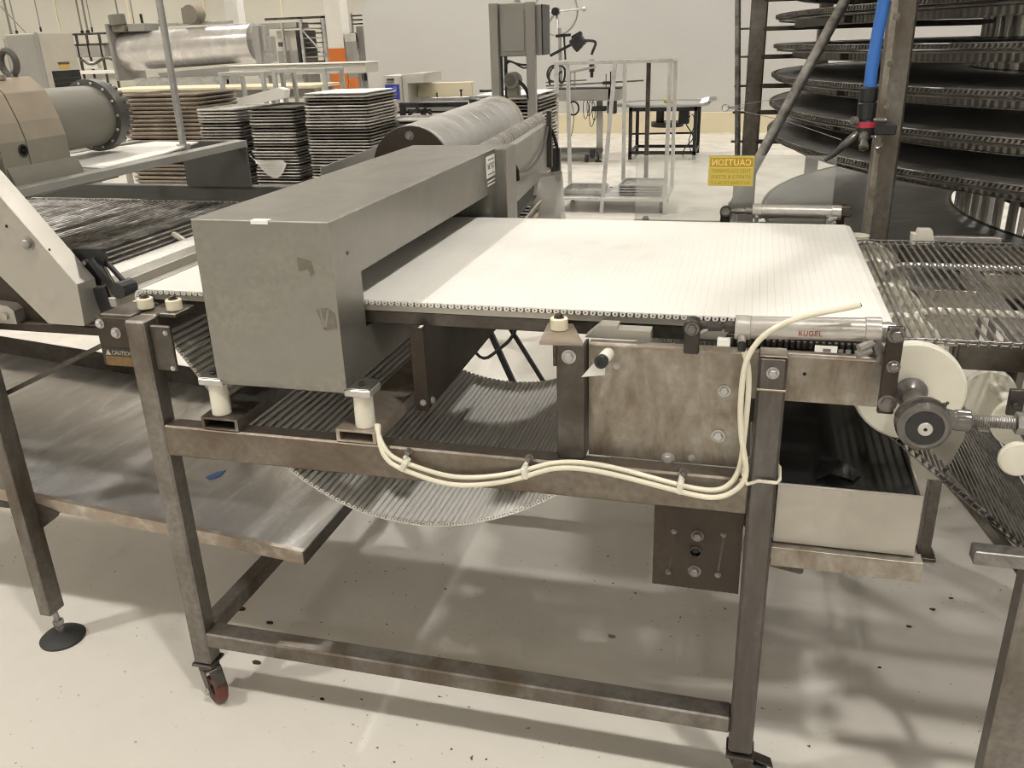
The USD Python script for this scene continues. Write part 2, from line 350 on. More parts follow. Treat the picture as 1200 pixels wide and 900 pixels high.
# ------------------------------------------------------------------ the setting
XL, XR, YN, YB, YF, ZC = -34., 12., -9., 15.6, 31., 7.6
struct('floor', MB().bx(XL, XR, YN, YF, -.2, 0, 0), 'floor_epoxy')
struct('ceiling', MB().bx(XL, XR, YN, YF, ZC, ZC + .2, 0), 'ceiling_paint')
struct('wall_back', MB().bx(-6.96, XR, YB, YB + .3, 0, ZC, 0), 'wall_paint')
struct('wall_far', MB().bx(XL, -7, YF, YF + .3, 0, ZC, 0), 'far_wall_paint')
struct('wall_left', MB().bx(XL - .3, XL, YN, YF, 0, ZC, 0), 'far_wall_paint')
struct('wall_right', MB().bx(XR, XR + .3, YN, YF, 0, ZC, 0), 'wall_paint')
struct('wall_front', MB().bx(XL, XR, YN - .3, YN, 0, ZC, 0), 'wall_paint')
struct('wall_passage', MB().bx(-6.96, -6.66, YB + .3, YF, 0, ZC, 0), 'wall_paint')
struct('baseboard_back', MB().xy([(-7.06, YB - .12), (XR, YB - .12), (XR, YB), (-6.96, YB), (-6.96, YB + .3), (-7.06, YB + .3)], 0, .33), 'curb_cream')
# high-bay lamps
def lamp_fixture(x, y):
    t = Thing('high_bay_lamp', 'round high-bay lamp with a deep reflector hanging under the hall ceiling', 'lamp', (x, y, LAMP_Z), 'high-bay lamps')
    t.part('reflector', MB().lathe([(.40, 0), (.35, .14), (.24, .29), (.12, .38), (0, .385), (0, .375), (.115, .37), (.233, .285), (.342, .14), (.392, 0), (.40, 0)], (x, y, LAMP_Z), (0, 0, 1), 28), 'galvanised')
    t.part('hanger', MB().cy((x, y, LAMP_Z + .38), (x, y, ZC), .012, n=8), 'galvanised')
    l = UsdLux.DiskLight.Define(stage, t.path + '/bulb'); l.CreateRadiusAttr(.19); l.CreateIntensityAttr(LAMP_W); l.CreateColorAttr(Gf.Vec3f(*LAMP_C)); l.AddTranslateOp().Set(Gf.Vec3d(0, 0, .28))
for lx, ly in LAMP_XY: lamp_fixture(lx, ly)
# ------------------------------------------------------------------ transfer conveyor with the white modular belt
X, Yv, Zv = np.eye(3)
cv = Thing('belt_conveyor', 'stained stainless conveyor frame carrying a wide white plastic modular belt, its slack belt sagging below', 'conveyor', (-.6, 2.1, 0))
S = 'frame_steel'
def leg(x0, x1, y0, y1, z0, z1, m):
    cv.part('leg', MB().bx(x0, x1, y0, y1, z0, z1, .005), m)
leg(-1.317, -1.267, 1.53, 1.58, .116, 1.049, 'frame_steel')
leg(.034, .085, 1.53, 1.58, .122, 1.051, 'leg_steel')
leg(-1.317, -1.267, 2.67, 2.72, .116, 1.049, 'frame_steel')
leg(.034, .085, 2.67, 2.72, .122, 1.051, 'leg_steel')
for y in (1.53, 2.67):
    cv.part('side_beam', MB().bx(-1.267, .034, y, y + .045, .722, .80, .004), 'beam_steel')
    cv.part('floor_rail', MB().bx(-1.267, .034, y, y + .053, .173, .217, .004), S)
cv.part('cross_rail', MB().bx(-1.315, -1.269, 1.58, 2.67, .173, .217, .004), S)
cv.part('cross_rail', MB().bx(.036, .083, 1.58, 2.67, .722, .80, .004), S)
cv.part('cross_rail', MB().bx(-1.315, -1.269, 1.58, 2.67, .999, 1.049, .004), S)
cv.part('weld_cap', MB().bx(.0335, .0855, 1.5290, 1.581, .985, .989, .001).bx(.036, .083, 1.53, 1.578, 1.051, 1.0535, .001), 'flange_steel')
# castors under the four legs
def castor(x, y, rz, n):
    c, s = math.cos(rz), math.sin(rz); fw = np.array([c, s, 0]); sd = np.array([-s, c, 0]); o = np.array([x, y, 0.])
    ax = o + fw * .03
    body = MB().bx(x - .03, x + .03, y - .03, y + .03, .108, .116, .002).cy(o + [0, 0, .094], o + [0, 0, .108], .027, .024)
    for k in (-1, 1):
        body.prism([(-.022, .095), (.024, .095), (.05, .045), (.044, .022), (.018, .022), (-.012, .07)], o + sd * k * .021 - sd * .0015, fw, Zv, sd * .003)
    body.ob(o + [0, 0, .094] + fw * .002, np.array([fw, sd, Zv]), (.048, .045, .005), .001)
    p = cv.part('castor', body, 'dark_steel')
    p.part('wheel', MB().lathe([(0, -.012), (.012, -.014), (.014, -.011), (.034, -.016), (.039, -.011), (.039, .011), (.034, .016), (.014, .011), (.012, .014), (0, .012)], ax + [0, 0, .039], sd, 26), 'red_rubber' if n != 1 else 'black_rubber', 'dark red rubber wheel' if n != 1 else 'black rubber wheel')
    p.part('axle', MB().cy(ax + [0, 0, .039] - sd * .027, ax + [0, 0, .039] + sd * .027, .006, n=8).bolt(ax + [0, 0, .039] - sd * .024, -sd, .008, .005), 'galvanised')
    p.part('brake', MB().ob(ax + [0, 0, .085] + fw * .022, np.array([unit(fw + [0, 0, -.5]), sd, unit(np.cross(unit(fw + [0, 0, -.5]), sd))]), (.045, .028, .004), .001), 'dark_steel')
castor(-1.292, 1.555, -.6, 0); castor(.06, 1.555, .2, 1); castor(-1.292, 2.695, .5, 2); castor(.06, 2.695, -.4, 3)

# belt: one link per row, following the top run, the noses and the sagging return
ZT = 1.081
path = [(-1.366, ZT), (-1.2, ZT), (-.9, ZT), (-.6, ZT), (-.3, ZT), (0, ZT), (.2, ZT), (.262, ZT)]
arc = [(.262 + .021 * math.sin(a), 1.060 + .021 * math.cos(a)) for a in np.linspace(.35, math.pi - .2, 6)]
ret = [(.24, 1.035), (.10, 1.02), (-.02, .965), (-.12, .875), (-.22, .785), (-.30, .707), (-.379, .642), (-.46, .593), (-.564, .55), (-.693, .525), (-.846, .539), (-.954, .581), (-1.049, .645), (-1.13, .718), (-1.20, .793), (-1.256, .872), (-1.30, .935), (-1.345, 1.0), (-1.378, 1.04)]
larc = [(-1.366 - .021 * math.sin(a), 1.060 - .021 * math.cos(a)) for a in np.linspace(.9, math.pi - .3, 5)]
def resample(P, step):
    P = np.array(P); L = np.r_[0, np.cumsum(np.linalg.norm(np.diff(P, axis=0), axis=1))]; s = np.arange(0, L[-1] - step * .3, step)
    return np.c_[np.interp(s, L, P[:, 0]), np.interp(s, L, P[:, 1])]
dense = np.vstack([path[:-1], spline([path[-1]] + arc + [ret[0]], 24), spline(ret, 160)[1:], spline([ret[-1]] + larc + [path[0]], 24)[1:]])
PITCH = .0152
rows = resample(dense, PITCH)
BY0, BY1 = 1.666, 2.586
def link_mesh():
    ring = Polygon([(.0064 * math.cos(a), -.0058 + .0050 * math.sin(a)) for a in np.linspace(0, 2 * np.pi, 10, endpoint=False)])
    top = Polygon([(-.00750, 0), (.00750, 0), (.00750, -.0024), (-.00750, -.0024)])
    hole = Polygon([(.0023 * math.cos(a), -.0062 + .0023 * math.sin(a)) for a in np.linspace(0, 2 * np.pi, 6, endpoint=False)])
    return MB().prism(top.union(ring).difference(hole), (0, 0, 0), X, Zv, (0, BY1 - BY0, 0)).mesh()
lk = link_mesh()
for i in range(len(rows)):
    a, b = rows[i], rows[(i + 1) % len(rows)]
    if i == len(rows) - 1 and np.linalg.norm(b - a) > PITCH * 1.2: b = a + (rows[i] - rows[i - 1])
    t = unit(b - a); n = np.array([-t[1], t[0]])
    cx, cz = (a + b) / 2
    cv.part('belt_link', lk, 'belt_white', smooth=30, xf=[[t[0], 0, t[1], 0], [0, 1, 0, 0], [n[0], 0, n[1], 0], [cx, BY0, cz, 1]])
# hinge rods sticking out a little at both edges
pins = MB()
for a in rows: pins.cy((a[0], BY0 - .001, a[1] - .006), (a[0], BY0 + .004, a[1] - .006), .0012, n=5)
# wear strip under the belt edge and belt guide spacers
for y in (BY0 + .004, BY1 - .03):
    cv.part('wear_strip', MB().bx(-1.36, .25, y, y + .026, 1.056, 1.0705, .001), 'sheet_beige')
    cv.part('belt_rail', MB().bx(-1.355, .245, y + .004, y + .03, 1.026, 1.056, .002), 'dark_steel')
for x in (-1.25, -.95, -.55, -.05, .1):
    cv.part('slider_bar', MB().bx(x - .02, x + .02, BY0 + .03, BY1 - .03, 1.045, 1.068, .002), 'dark_steel')
def spacer(x, y, z, plate):
    p = cv.part('belt_guide', MB().lathe([(0, 0), (.016, 0), (.018, .002), (.018, .023), (.016, .025), (0, .025)], (x, y, z), Zv, 20), 'nylon_cream', 'cream nylon guide spacer')
    p.part('bolt', MB().bolt((x, y, z + .025), Zv, .0075, .006), 'dark_steel')
spacer(-.356, 1.627, 1.05, 0); spacer(-1.243, 1.615, 1.052, 0); spacer(-1.318, 1.615, 1.052, 0)
cv.part('guide_bracket', MB().xy([(-.385, 1.545), (-.29, 1.545), (-.29, 1.56), (-.322, 1.70), (-.385, 1.70), (-.352, 1.60)][:0] or [(-.378, 1.548), (-.293, 1.553), (-.336, 1.668), (-.388, 1.668)], 1.043, 1.05), 'flange_steel')
cv.part('guide_arm', MB().bx(-1.265, -1.222, 1.585, 1.66, 1.042, 1.052, .002), S)
cv.part('guide_arm', MB().bx(-1.40, -1.318, 1.56, 1.66, 1.042, 1.052, .002).bx(-1.345, -1.318, 1.585, 1.66, .99, 1.042, .002), S)
cv.part('joint_plate', MB().bx(-1.266, -1.214, 1.546, 1.556, .93, 1.035, .004), 'dark_steel').part('bolt', MB().bolt((-1.225, 1.546, 1.02), -Yv, .004, .003).bolt((-1.222, 1.546, .937), -Yv, .004, .003), 'galvanised')
jp = cv.part('joint_plate', MB().bx(-1.413, -1.318, 1.555, 1.563, .93, 1.045, .003), 'brown_steel')
jp.part('warning_label', MB().bx(-1.404, -1.32, 1.5538, 1.555, .930, .953, 0), 'amber_label', 'worn amber label')
jp.part('label_band', MB().bx(-1.404, -1.32, 1.5536, 1.555, .953, .973, 0), 'black_plastic').part('lettering', MB().text('CAUTION', .009, (-1.357, 1.5535, .962), X, Zv, w=.052).prism([(-.007, -.006), (.007, -.006), (0, .007)], (-1.394, 1.5535, .962), X, Zv, (0, -.0004, 0)), 'batten_tan')
jp.part('bolt', MB().bolt((-1.362, 1.555, 1.01), -Yv, .009, .007).bolt((-1.40, 1.555, 1.03), -Yv, .008, .007), 'galvanised')

# near side: angle post, drive panel, bolts, knob
cv.part('angle_post', MB().bx(-.345, -.29, 1.548, 1.554, .80, 1.043, .001).bx(-.296, -.29, 1.554, 1.60, .80, 1.043, .001).bx(-.352, -.345, 1.548, 1.556, 1.0, 1.043, .001), 'dark_steel').part('bolt', MB().bolt((-.32, 1.548, 1.022), -Yv, .010, .007), 'galvanised')
pn = cv.part('side_panel', MB().xz([(-.286, .80), (.024, .80), (.024, .949), (.262, .949), (.262, 1.043), (-.286, 1.043)], 1.578, 1.582).bx(-.286, .262, 1.578, 1.60, 1.039, 1.043, .001), 'panel_steel')
pn.part('top_lip', MB().tube([(-.286, 1.577, 1.041), (.0, 1.577, 1.041), (.25, 1.577, 1.041)], .0042, 8), 'flange_steel')
for x, z, r in ((-.024, .961, .0085), (-.03, .865, .0095), (-.125, .806, .0095), (-.231, .998, .005), (-.079, .812, .005), (-.32, .845, .006)):
    if x > -.3: pn.part('bolt', MB().bolt((x, 1.578, z), -Yv, r, r * .7), 'galvanised')
pn.part('hole', MB().cy((.118, 1.5775, 1.005), (.118, 1.5785, 1.005), .0035, n=12).cy((-.078, 1.5775, .808), (-.078, 1.5785, .808), .0035, n=12), 'hole')
kb = cv.part('hand_knob', MB().lathe([(0, 0), (.0115, 0), (.0125, .003), (.0125, .05), (.0115, .053), (0, .053)], (-.247, 1.578, 1.023), (-.12, -1, .02), 20), 'uhmw_white', 'white plastic stand-off with black end')
kb.part('end_cap', MB().lathe([(.013, .045), (.0135, .055), (.0125, .058), (.006, .058), (.006, .055), (0, .055)], (-.247, 1.578, 1.023), (-.12, -1, .02), 16), 'black_plastic')
cv.part('tag', MB().prism([(-.045, -.033), (.0, -.026), (.003, .0), (-.02, -.002)], (-.247, 1.528, 1.022), X, Zv, (0, .0012, 0)), 'clear_film', 'small clear triangular tag')
cv.part('far_panel', MB().bx(-.286, .262, 2.662, 2.667, .80, 1.043, .001), 'panel_steel')
cv.part('weld_bolt', MB().bolt((.06, 1.53, 1.0215), -Yv, .008, .007), 'galvanised')
# pivot arms at the nose end and the two air cylinders
for ys, y in ((-1, 1.515), (1, 2.68)):
    ar = cv.part('pivot_arm', MB().bar((.2535, y, .965), (.2535, y, 1.125), .027, .012, Yv, .002), 'brown_steel')
    ar.part('bolt', MB().bolt((.256, y + ys * .006, 1.055), ys * Yv, .008, .006).bolt((.2545, y + ys * .006, .986), ys * Yv, .011, .006).bolt((.2535, y + ys * .006, 1.112), ys * Yv, .010, .012), 'chrome' if ys < 0 else 'dull_rod_steel')
    yc, zc, xo = (1.555, 1.097, 0.) if ys < 0 else (2.655, 1.102, .018)
    ac = cv.part('air_cylinder', MB().cy((-.004 + xo, yc, zc), (.232 + xo, yc, zc + .008 * (ys < 0)), .0205, n=28, b=.001), 'bright_steel')
    ac.part('end_cap', MB().cy((-.012 + xo, yc, zc), (.016 + xo, yc, zc), .0222, n=28, b=.0015).cy((.208 + xo, yc, zc + .007 * (ys < 0)), (.236 + xo, yc, zc + .008 * (ys < 0)), .0222, n=28, b=.0015), 'bright_steel')
    ac.part('piston_rod', MB().cy((-.085 + xo, yc, zc - .002), (-.012 + xo, yc, zc), .0055, n=12).cy((-.06 + xo, yc, zc - .002), (-.035 + xo, yc, zc), .009, n=6).cy((-.03 + xo, yc, zc), (-.012 + xo, yc, zc), .0105, n=14), 'dark_grease' if ys < 0 else 'dull_rod_steel', 'greasy piston rod' if ys < 0 else None)
    ac.part('clevis', MB().cy((-.088 + xo, yc - .014, zc - .003), (-.088 + xo, yc + .014, zc - .003), .0165, n=22, b=.002).bx(-.102 + xo, -.074 + xo, yc - .012, yc + .012, 1.043, zc - .004, .002), 'dark_grease', 'greasy black clevis')
    ac.part('clevis_bolt', MB().bolt((-.088 + xo, yc - .014, zc - .003), -Yv, .009, .008), 'chrome')
    ac.part('port_fitting', MB().cy((.002 + xo, yc - .018, zc - .014), (.002 + xo, yc - .032, zc - .018), .007, n=6).cy((.002 + xo, yc - .026, zc - .03), (.002 + xo, yc - .026, zc - .012), .005, n=8).cy((.222 + xo, yc - .014, zc - .012), (.200 + xo, yc - .026, zc - .020), .008, n=8).cy((.222 + xo, yc - .01, zc - .026), (.198 + xo, yc - .018, zc - .034), .008, n=8), 'bright_steel')
    ac.part('rear_eye', MB().bx(.232 + xo, .262 + xo, yc - .012, yc + .012, zc - .012, zc + .02, .004).cy((.25 + xo, yc - .022, zc + .006), (.25 + xo, yc + .022, zc + .006), .011, n=16), 'bright_steel' if ys < 0 else 'dark_steel')
    if ys < 0:
        ac.part('marking', MB().text('KUGEL', .0095, (.118, yc - .0207, zc + .001), (1, 0, .03), Zv, .0006, w=.04), 'red_ink', 'red printed marking')
        ac.part('name_label', MB().bx(.128, .166, yc - .016, yc - .014, zc - .034, zc - .022, 0), 'white_label')
        ac.part('barcode', MB().bx(.142, .155, yc - .0165, yc - .016, zc - .033, zc - .027, 0).bx(.168, .176, yc - .016, yc - .014, zc - .033, zc - .027, 0).bx(.180, .189, yc - .016, yc - .014, zc - .034, zc - .027, 0), 'grey_ink')
        ac.part('position_sensor', MB().bx(-.042, -.018, yc - .010, yc + .006, zc - .036, zc - .022, .001), 'white_label')
# rail of little teeth seen under the cylinders (drive chain guard)
cv.part('toothed_rail', (lambda m: [m.bx(-.02 + .011 * k, -.0135 + .011 * k, 1.606, 1.616, 1.044, 1.058, .001) for k in range(22)] and m.bx(-.025, .225, 1.616, 1.622, 1.03, 1.062, .001))(MB()), 'dark_grease')
cv.part('stop_block', MB().xz([(-.30, 1.043), (-.27, 1.07), (-.235, 1.07), (-.235, 1.062), (-.17, 1.062), (-.17, 1.043)], 1.606, 1.64), 'sheet_beige')
cv.part('stop_block', MB().xz([(-.09, 1.045), (-.06, 1.066), (-.02, 1.066), (-.035, 1.045)], 1.63, 1.654), 'sheet_beige')
# brown guard plate hanging under the belt, and the drive box under the beam
gp = cv.part('guard_plate', MB().yz([(1.65, .835), (1.66, 1.055), (2.40, 1.055), (2.40, 1.0), (1.70, .835)][:0] or [(1.645, .842), (1.645, 1.03), (2.56, 1.03), (2.56, .86), (1.69, .842)], -.662, -.656).bx(-.688, -.656, 1.641, 1.647, .838, 1.03, .001), 'brown_steel')
gp.part('bolt', MB().bolt((-.656, 1.665, .855), X, .006, .005).bolt((-.668, 1.641, .858), -Yv, .005, .004), 'galvanised')
bxm = MB().xz(Polygon([(-.146, .523), (.03, .523), (.03, .722), (-.146, .722)]).difference(Point(-.06, .613).buffer(.0105)), 1.552, 1.558)
db = cv.part('drive_box', bxm.bx(-.146, -.140, 1.558, 1.70, .523, .722, .001).bx(.024, .03, 1.558, 1.70, .523, .722, .001).bx(-.146, .03, 1.694, 1.70, .523, .722, .001).bx(-.146, .03, 1.558, 1.70, .523, .527, .001), 'brown_steel')
db.part('bearing', MB().lathe([(.0135, 0), (.0135, .004), (.0105, .005), (.0105, .001)], (-.06, 1.552, .613), -Yv, 20).lathe([(0, -.002), (.0045, -.002), (.0055, -.004), (.0085, -.004)], (-.06, 1.552, .613), -Yv, 14), 'dark_grease')
db.part('bolt', MB().bolt((-.058, 1.552, .651), -Yv, .009, .007).bolt((-.060, 1.552, .566), -Yv, .0095, .008).bolt((-.113, 1.552, .556), -Yv, .0045, .004).bolt((-.013, 1.552, .564), -Yv, .0045, .004).bolt((-.105, 1.552, .655), -Yv, .004, .003).bolt((-.007, 1.552, .660), -Yv, .004, .003), 'spiral_rim')
db.part('slot', MB().bar((-.104, 1.5515, .652), (-.112, 1.5515, .557), .004, .001, Yv, 0).bar((-.006, 1.5515, .655), (-.013, 1.5515, .572), .004, .001, Yv, 0), 'dark_steel')
# drive shaft inside
cv.part('drive_roller', MB().cy((.0, 1.60, .93), (.0, 2.66, .93), .05, n=24), 'dark_steel')
cv.part('idler_roller', MB().cy((-1.345, 1.64, 1.058), (-1.345, 2.60, 1.058), .010, n=14).cy((.24, 1.53, 1.058), (.24, 2.66, 1.058), .010, n=14), 'dull_rod_steel')

# ------------------------------------------------------------------ metal detector standing in the middle of the belt
md = Thing('metal_detector', 'boxy brushed stainless metal detector arching over the white belt', 'metal detector', (-.95, 2.15, .80))
ap = Polygon([(1.53, .925), (2.79, .925), (2.79, 1.277), (1.53, 1.277)]).difference(sbox(1.655, 1.022, 2.622, 1.147))
md.part('housing', MB().yz(ap, -1.101, -.793), 'blasted_steel')
md.part('aperture_liner', MB().bx(-1.10, -.794, 1.655, 2.622, 1.1465, 1.149, 0).bx(-1.10, -.794, 1.655, 2.622, 1.018, 1.0235, 0), 'dark_steel')
md.part('edge_trim', MB().tube([(-1.1005, 1.531, 1.276), (-.7935, 1.531, 1.276)], .0018, 6).tube([(-.7935, 1.531, 1.276), (-.7935, 2.79, 1.276)], .0016, 6), 'bright_steel')
for x in (-1.163, -.83):
    hol = sbox(x, .801, x + .093, .830).difference(sbox(x + .008, .805, x + .085, .825))
    md.part('mounting_channel', MB().xz(hol, 1.531, 2.70), 'flange_steel' if x > -1 else S)
    for y in (1.56, 2.68):
        cx = x + .038 if x < -1 else x + .058
        md.part('insulator', MB().lathe([(0, 0), (.020, 0), (.022, .002), (.021, .074), (.019, .076), (0, .076)], (cx, y, .83), Zv, 22), 'uhmw_white', 'white plastic insulator foot')
        md.part('mounting_tab', MB().bx(cx - .03, cx + .03, y - .027, y + .03, .906, .922, .002), 'bright_steel').part('bolt', MB().bolt((cx - .002 + (.004 if x > -1 else -.004), y, .922), Zv, .008, .007), 'dark_steel')
md.part('base_plate', MB().bx(-1.155, -.745, 1.536, 1.60, .9125, .9245, .001).bx(-1.155, -.745, 2.66, 2.72, .9125, .9245, .001), 'blasted_steel')
md.part('control_column', MB().bx(-.86, -.758, 2.70, 2.83, .93, 1.2765, .004), 'blasted_steel')
nl = md.part('name_label', MB().bx(-.793, -.7915, 2.602, 2.694, 1.197, 1.262, 0).bx(-.793, -.7915, 2.61, 2.69, 1.183, 1.187, 0).bx(-.793, -.7915, 2.61, 2.69, 1.172, 1.176, 0), 'white_label', 'small white printed label')
nl.part('lettering', MB().text('METEC', .017, (-.7912, 2.648, 1.231), Yv, Zv, .0005, w=.07).bx(-.7915, -.791, 2.62, 2.68, 1.249, 1.2525, 0).bx(-.7915, -.791, 2.615, 2.685, 1.206, 1.209, 0), 'grey_ink')
md.part('tape_residue', MB().prism([(0, 0), (.012, -.0195), (.027, -.0155), (.032, .012), (.014, .017)][:0] or [(-.02, .021), (-.005, -.024), (.024, -.0165), (.021, .013), (.006, .025)], (-.822, 1.5295, 1.077), X, Zv, (0, -.0006, 0)).prism([(-.017, .02), (.014, .013), (.018, -.013), (.009, -.02), (.004, -.006), (-.017, -.01)], (-.853, 1.5298, 1.186), X, Zv, (0, -.0003, 0)), 'residue', 'dark torn sticker residue')
md.part('tape_mark', MB().prism([(-.003, .026), (.001, .027), (.008, -.022), (.004, -.024)], (-.832, 1.5292, 1.076), X, Zv, (0, -.0004, 0)).prism([(.004, -.02), (.016, .022), (.012, .023), (.0, -.02)], (-.828, 1.5292, 1.076), X, Zv, (0, -.0004, 0)), 'blasted_steel')
md.part('tape', MB().bx(-.963, -.925, 1.5285, 1.53, 1.270, 1.277, 0).bx(-.963, -.925, 1.5285, 1.545, 1.277, 1.278, 0), 'white_label', 'scrap of white tape')
md.part('screw', MB().cy((-.793, 1.60, 1.20), (-.7915, 1.60, 1.20), .004, n=10), 'dark_steel')

# ------------------------------------------------------------------ cream air hoses looping along the beam
H1 = [(-.735, 1.545, .842), (-.724, 1.52, .807), (-.702, 1.508, .777), (-.655, 1.505, .757), (-.58, 1.505, .739), (-.505, 1.505, .743), (-.413, 1.505, .769), (-.342, 1.505, .798), (-.256, 1.505, .801), (-.171, 1.505, .788), (-.089, 1.505, .773), (-.024, 1.505, .769), (.010, 1.505, .789), (.026, 1.505, .82), (.016, 1.505, .887), (.008, 1.505, .955), (.008, 1.507, 1.014), (.014, 1.51, 1.055), (.032, 1.512, 1.089), (.059, 1.513, 1.114), (.10, 1.517, 1.133), (.147, 1.52, 1.146), (.193, 1.522, 1.158)]
H2 = [(-.742, 1.55, .838), (-.726, 1.527, .818), (-.701, 1.516, .788), (-.657, 1.516, .769), (-.581, 1.516, .752), (-.506, 1.516, .755), (-.414, 1.516, .779), (-.343, 1.516, .805), (-.257, 1.516, .810), (-.172, 1.516, .797), (-.089, 1.516, .781), (-.026, 1.516, .779), (.0, 1.516, .797), (.014, 1.517, .832), (.018, 1.52, .885), (.020, 1.523, .955), (.016, 1.527, 1.03), (.006, 1.527, 1.062), (.002, 1.527, 1.078)]
h1 = Thing('air_hose', 'cream plastic air hose with a cut free end lying over the near air cylinder', 'hose', (-.3, 1.51, .74))
h1.part('tube', MB().tube(spline(H1, 120), .0052, 10), 'hose_cream')
h1.part('bore', MB().cy((.192, 1.522, 1.1577), (.1945, 1.522, 1.1587), .0034, n=10), 'hole')
for (x, z, a) in ((-.667, .771, -.5), (-.404, .782, .25), (-.094, .783, -.1)):
    h1.part('cable_tie', MB().ob((x, 1.511, z), np.array([(math.cos(a), 0, math.sin(a)), (0, 1, 0), (-math.sin(a), 0, math.cos(a))]), (.012, .028, .026), .005).bx(x - .004, x + .004, 1.511, 1.53, z + .012, z + .017, .001), 'uhmw_white')
    h1.part('tie_mount', MB().bolt((x + .004, 1.53, z + .022), -Yv, .006, .010), 'dull_rod_steel')
h1.part('zip_tie', MB().tube([(.022, 1.503, .822), (.03, 1.50, .806), (.05, 1.523, .803), (.084, 1.522, .803), (.0895, 1.53, .806), (.0895, 1.57, .812), (.08, 1.587, .816), (.03, 1.587, .820), (.018, 1.54, .823)], .0034, 6, True), 'hose_cream')
h2 = Thing('air_hose', 'cream plastic air hose plugged into a port of the near air cylinder', 'hose', (-.3, 1.52, .75))
h2.part('tube', MB().tube(spline(H2, 110), .0052, 10), 'hose_cream')
h2.part('collar', MB().cy((.003, 1.527, 1.062), (.002, 1.527, 1.080), .0075, n=12), 'black_plastic')

# ------------------------------------------------------------------ clear guard with the yellow caution sticker
ag = Thing('acrylic_guard', 'clear acrylic guard sheet along the far belt edge with a yellow caution sticker', 'guard panel', (-.05, 2.70, 1.06))
ag.part('sheet', MB().bx(-.345, .232, 2.698, 2.704, 1.060, 1.256, .0008), 'acrylic')
sk = ag.part('caution_sticker', MB().bx(-.128, .0025, 2.704, 2.7046, 1.1675, 1.2555, 0).bx(-.128, .0025, 2.6972, 2.698, 1.1675, 1.2555, 0), 'sticker_yellow', 'yellow caution sticker read from the back')
MX = -X
sk.part('headline', MB().bx(-.1245, -.0005, 2.6966, 2.6972, 1.2240, 1.2500, 0), 'sticker_ink')
sk.part('lettering', MB().text('CAUTION', .017, (-.0625, 2.6962, 1.2370), MX, Zv, .0004, bold=True, w=.112).bx(-.1245, -.0005, 2.6964, 2.6972, 1.2210, 1.2230, 0), 'sticker_line')
sk.part('fine_print', MB().text('THIS EQUIPMENT', .0095, (-.0625, 2.6968, 1.2115), MX, Zv, .0004, bold=True, w=.115).text('STARTS & STOPS', .0095, (-.0625, 2.6968, 1.1945), MX, Zv, .0004, bold=True, w=.115).text('AUTOMATICALLY', .0095, (-.0625, 2.6968, 1.1775), MX, Zv, .0004, bold=True, w=.115), 'sticker_ink')
ag.part('foot_rail', MB().bx(-.35, .24, 2.69, 2.712, 1.050, 1.060, .001), 'galvanised')
ag.part('knob', MB().bx(-.065, -.06, 2.690, 2.697, 1.060, 1.12, .001).bolt((-.31, 2.69, 1.066), -Yv, .007, .006), 'galvanised')
# ------------------------------------------------------------------ catch tray below the nose of the belt
ct = Thing('catch_tray', 'deep stainless catch tray with a glossy black liner under the belt nose', 'tray', (.22, 2.08, .655))
ct.part('front_wall', MB().bx(.088, .347, 1.552, 1.556, .657, .785, .001).tube([(.088, 1.554, .785), (.347, 1.554, .785)], .0028, 6), 'sheet_beige')
ct.part('side_wall', MB().bx(.343, .347, 1.556, 2.60, .657, .785, .001), 'sheet_beige')
ct.part('side_wall', MB().bx(.088, .092, 1.556, 2.60, .657, .785, .001), 'sheet_beige')
ct.part('back_wall', MB().bx(.088, .347, 2.60, 2.604, .657, .785, .001), 'sheet_beige')
ct.part('liner', MB().bx(.0925, .3425, 1.557, 2.599, .660, .772, .001), 'black_gloss', 'glossy black plastic liner')
ct.part('bag_scrap', MB().sheet([(.16, 1.60, .775), (.19, 1.62, .783), (.23, 1.61, .777)], [(.17, 1.66, .776), (.205, 1.67, .792), (.25, 1.65, .776)], .001), 'black_gloss')
cv.part('tray_rail', MB().bx(.086, .362, 1.535, 1.57, .650, .654, .001).bx(.086, .362, 1.535, 1.538, .612, .652, .001), 'panel_steel')
cv.part('tray_rail', MB().bx(.086, .362, 2.60, 2.635, .650, .654, .001).bx(.086, .362, 2.632, 2.635, .612, .652, .001), 'panel_steel')
cv.part('rail_gusset', MB().xz([(.086, .612), (.15, .612), (.15, .600), (.145, .596), (.086, .606)], 1.54, 1.56), 'dark_steel')
cv.part('rail_tie', MB().bx(.35, .358, 1.57, 2.60, .62, .65, .001), 'panel_steel')

# ------------------------------------------------------------------ wire-mesh conveyor to the right
wc = Thing('wire_mesh_conveyor', 'stainless conveyor of parallel wire rods with link chain edges and white plastic sprockets', 'conveyor', (.8, 2.1, 0))
WY0, WY1, WZ, RP = 1.69, 2.535, 1.045, .0182
cxs, czs = .318, .948
top = [(.318, WZ), (1.42, WZ)]
wrap = [(cxs - .097 * math.sin(a), czs + .097 * math.cos(a)) for a in np.linspace(.12, 2.5, 16)]
low = [(.262, .868), (.30, .848), (.37, .79), (.577, .619), (.72, .50), (.90, .42), (1.15, .40), (1.42, .40)]
wrap = wrap + [(.265, .866)][:0]
for i, xx in enumerate(np.arange(.318, 1.42, RP)):
    wc.part('wire_rod', MB().cy((xx, WY0, WZ), (xx, WY1, WZ), .0030, n=7), 'rod_steel')
wpts = resample(np.array(wrap), RP)
for a in wpts: wc.part('wire_rod', MB().cy((a[0], WY0, a[1]), (a[0], WY1, a[1]), .003, n=6), 'dull_rod_steel')
lpts = resample(np.vstack([[wpts[-1]], low[1:]]), RP)[1:]
for a in lpts: wc.part('wire_rod', MB().cy((a[0], WY0, a[1]), (a[0], WY1, a[1]), .003, n=6), 'dull_rod_steel')
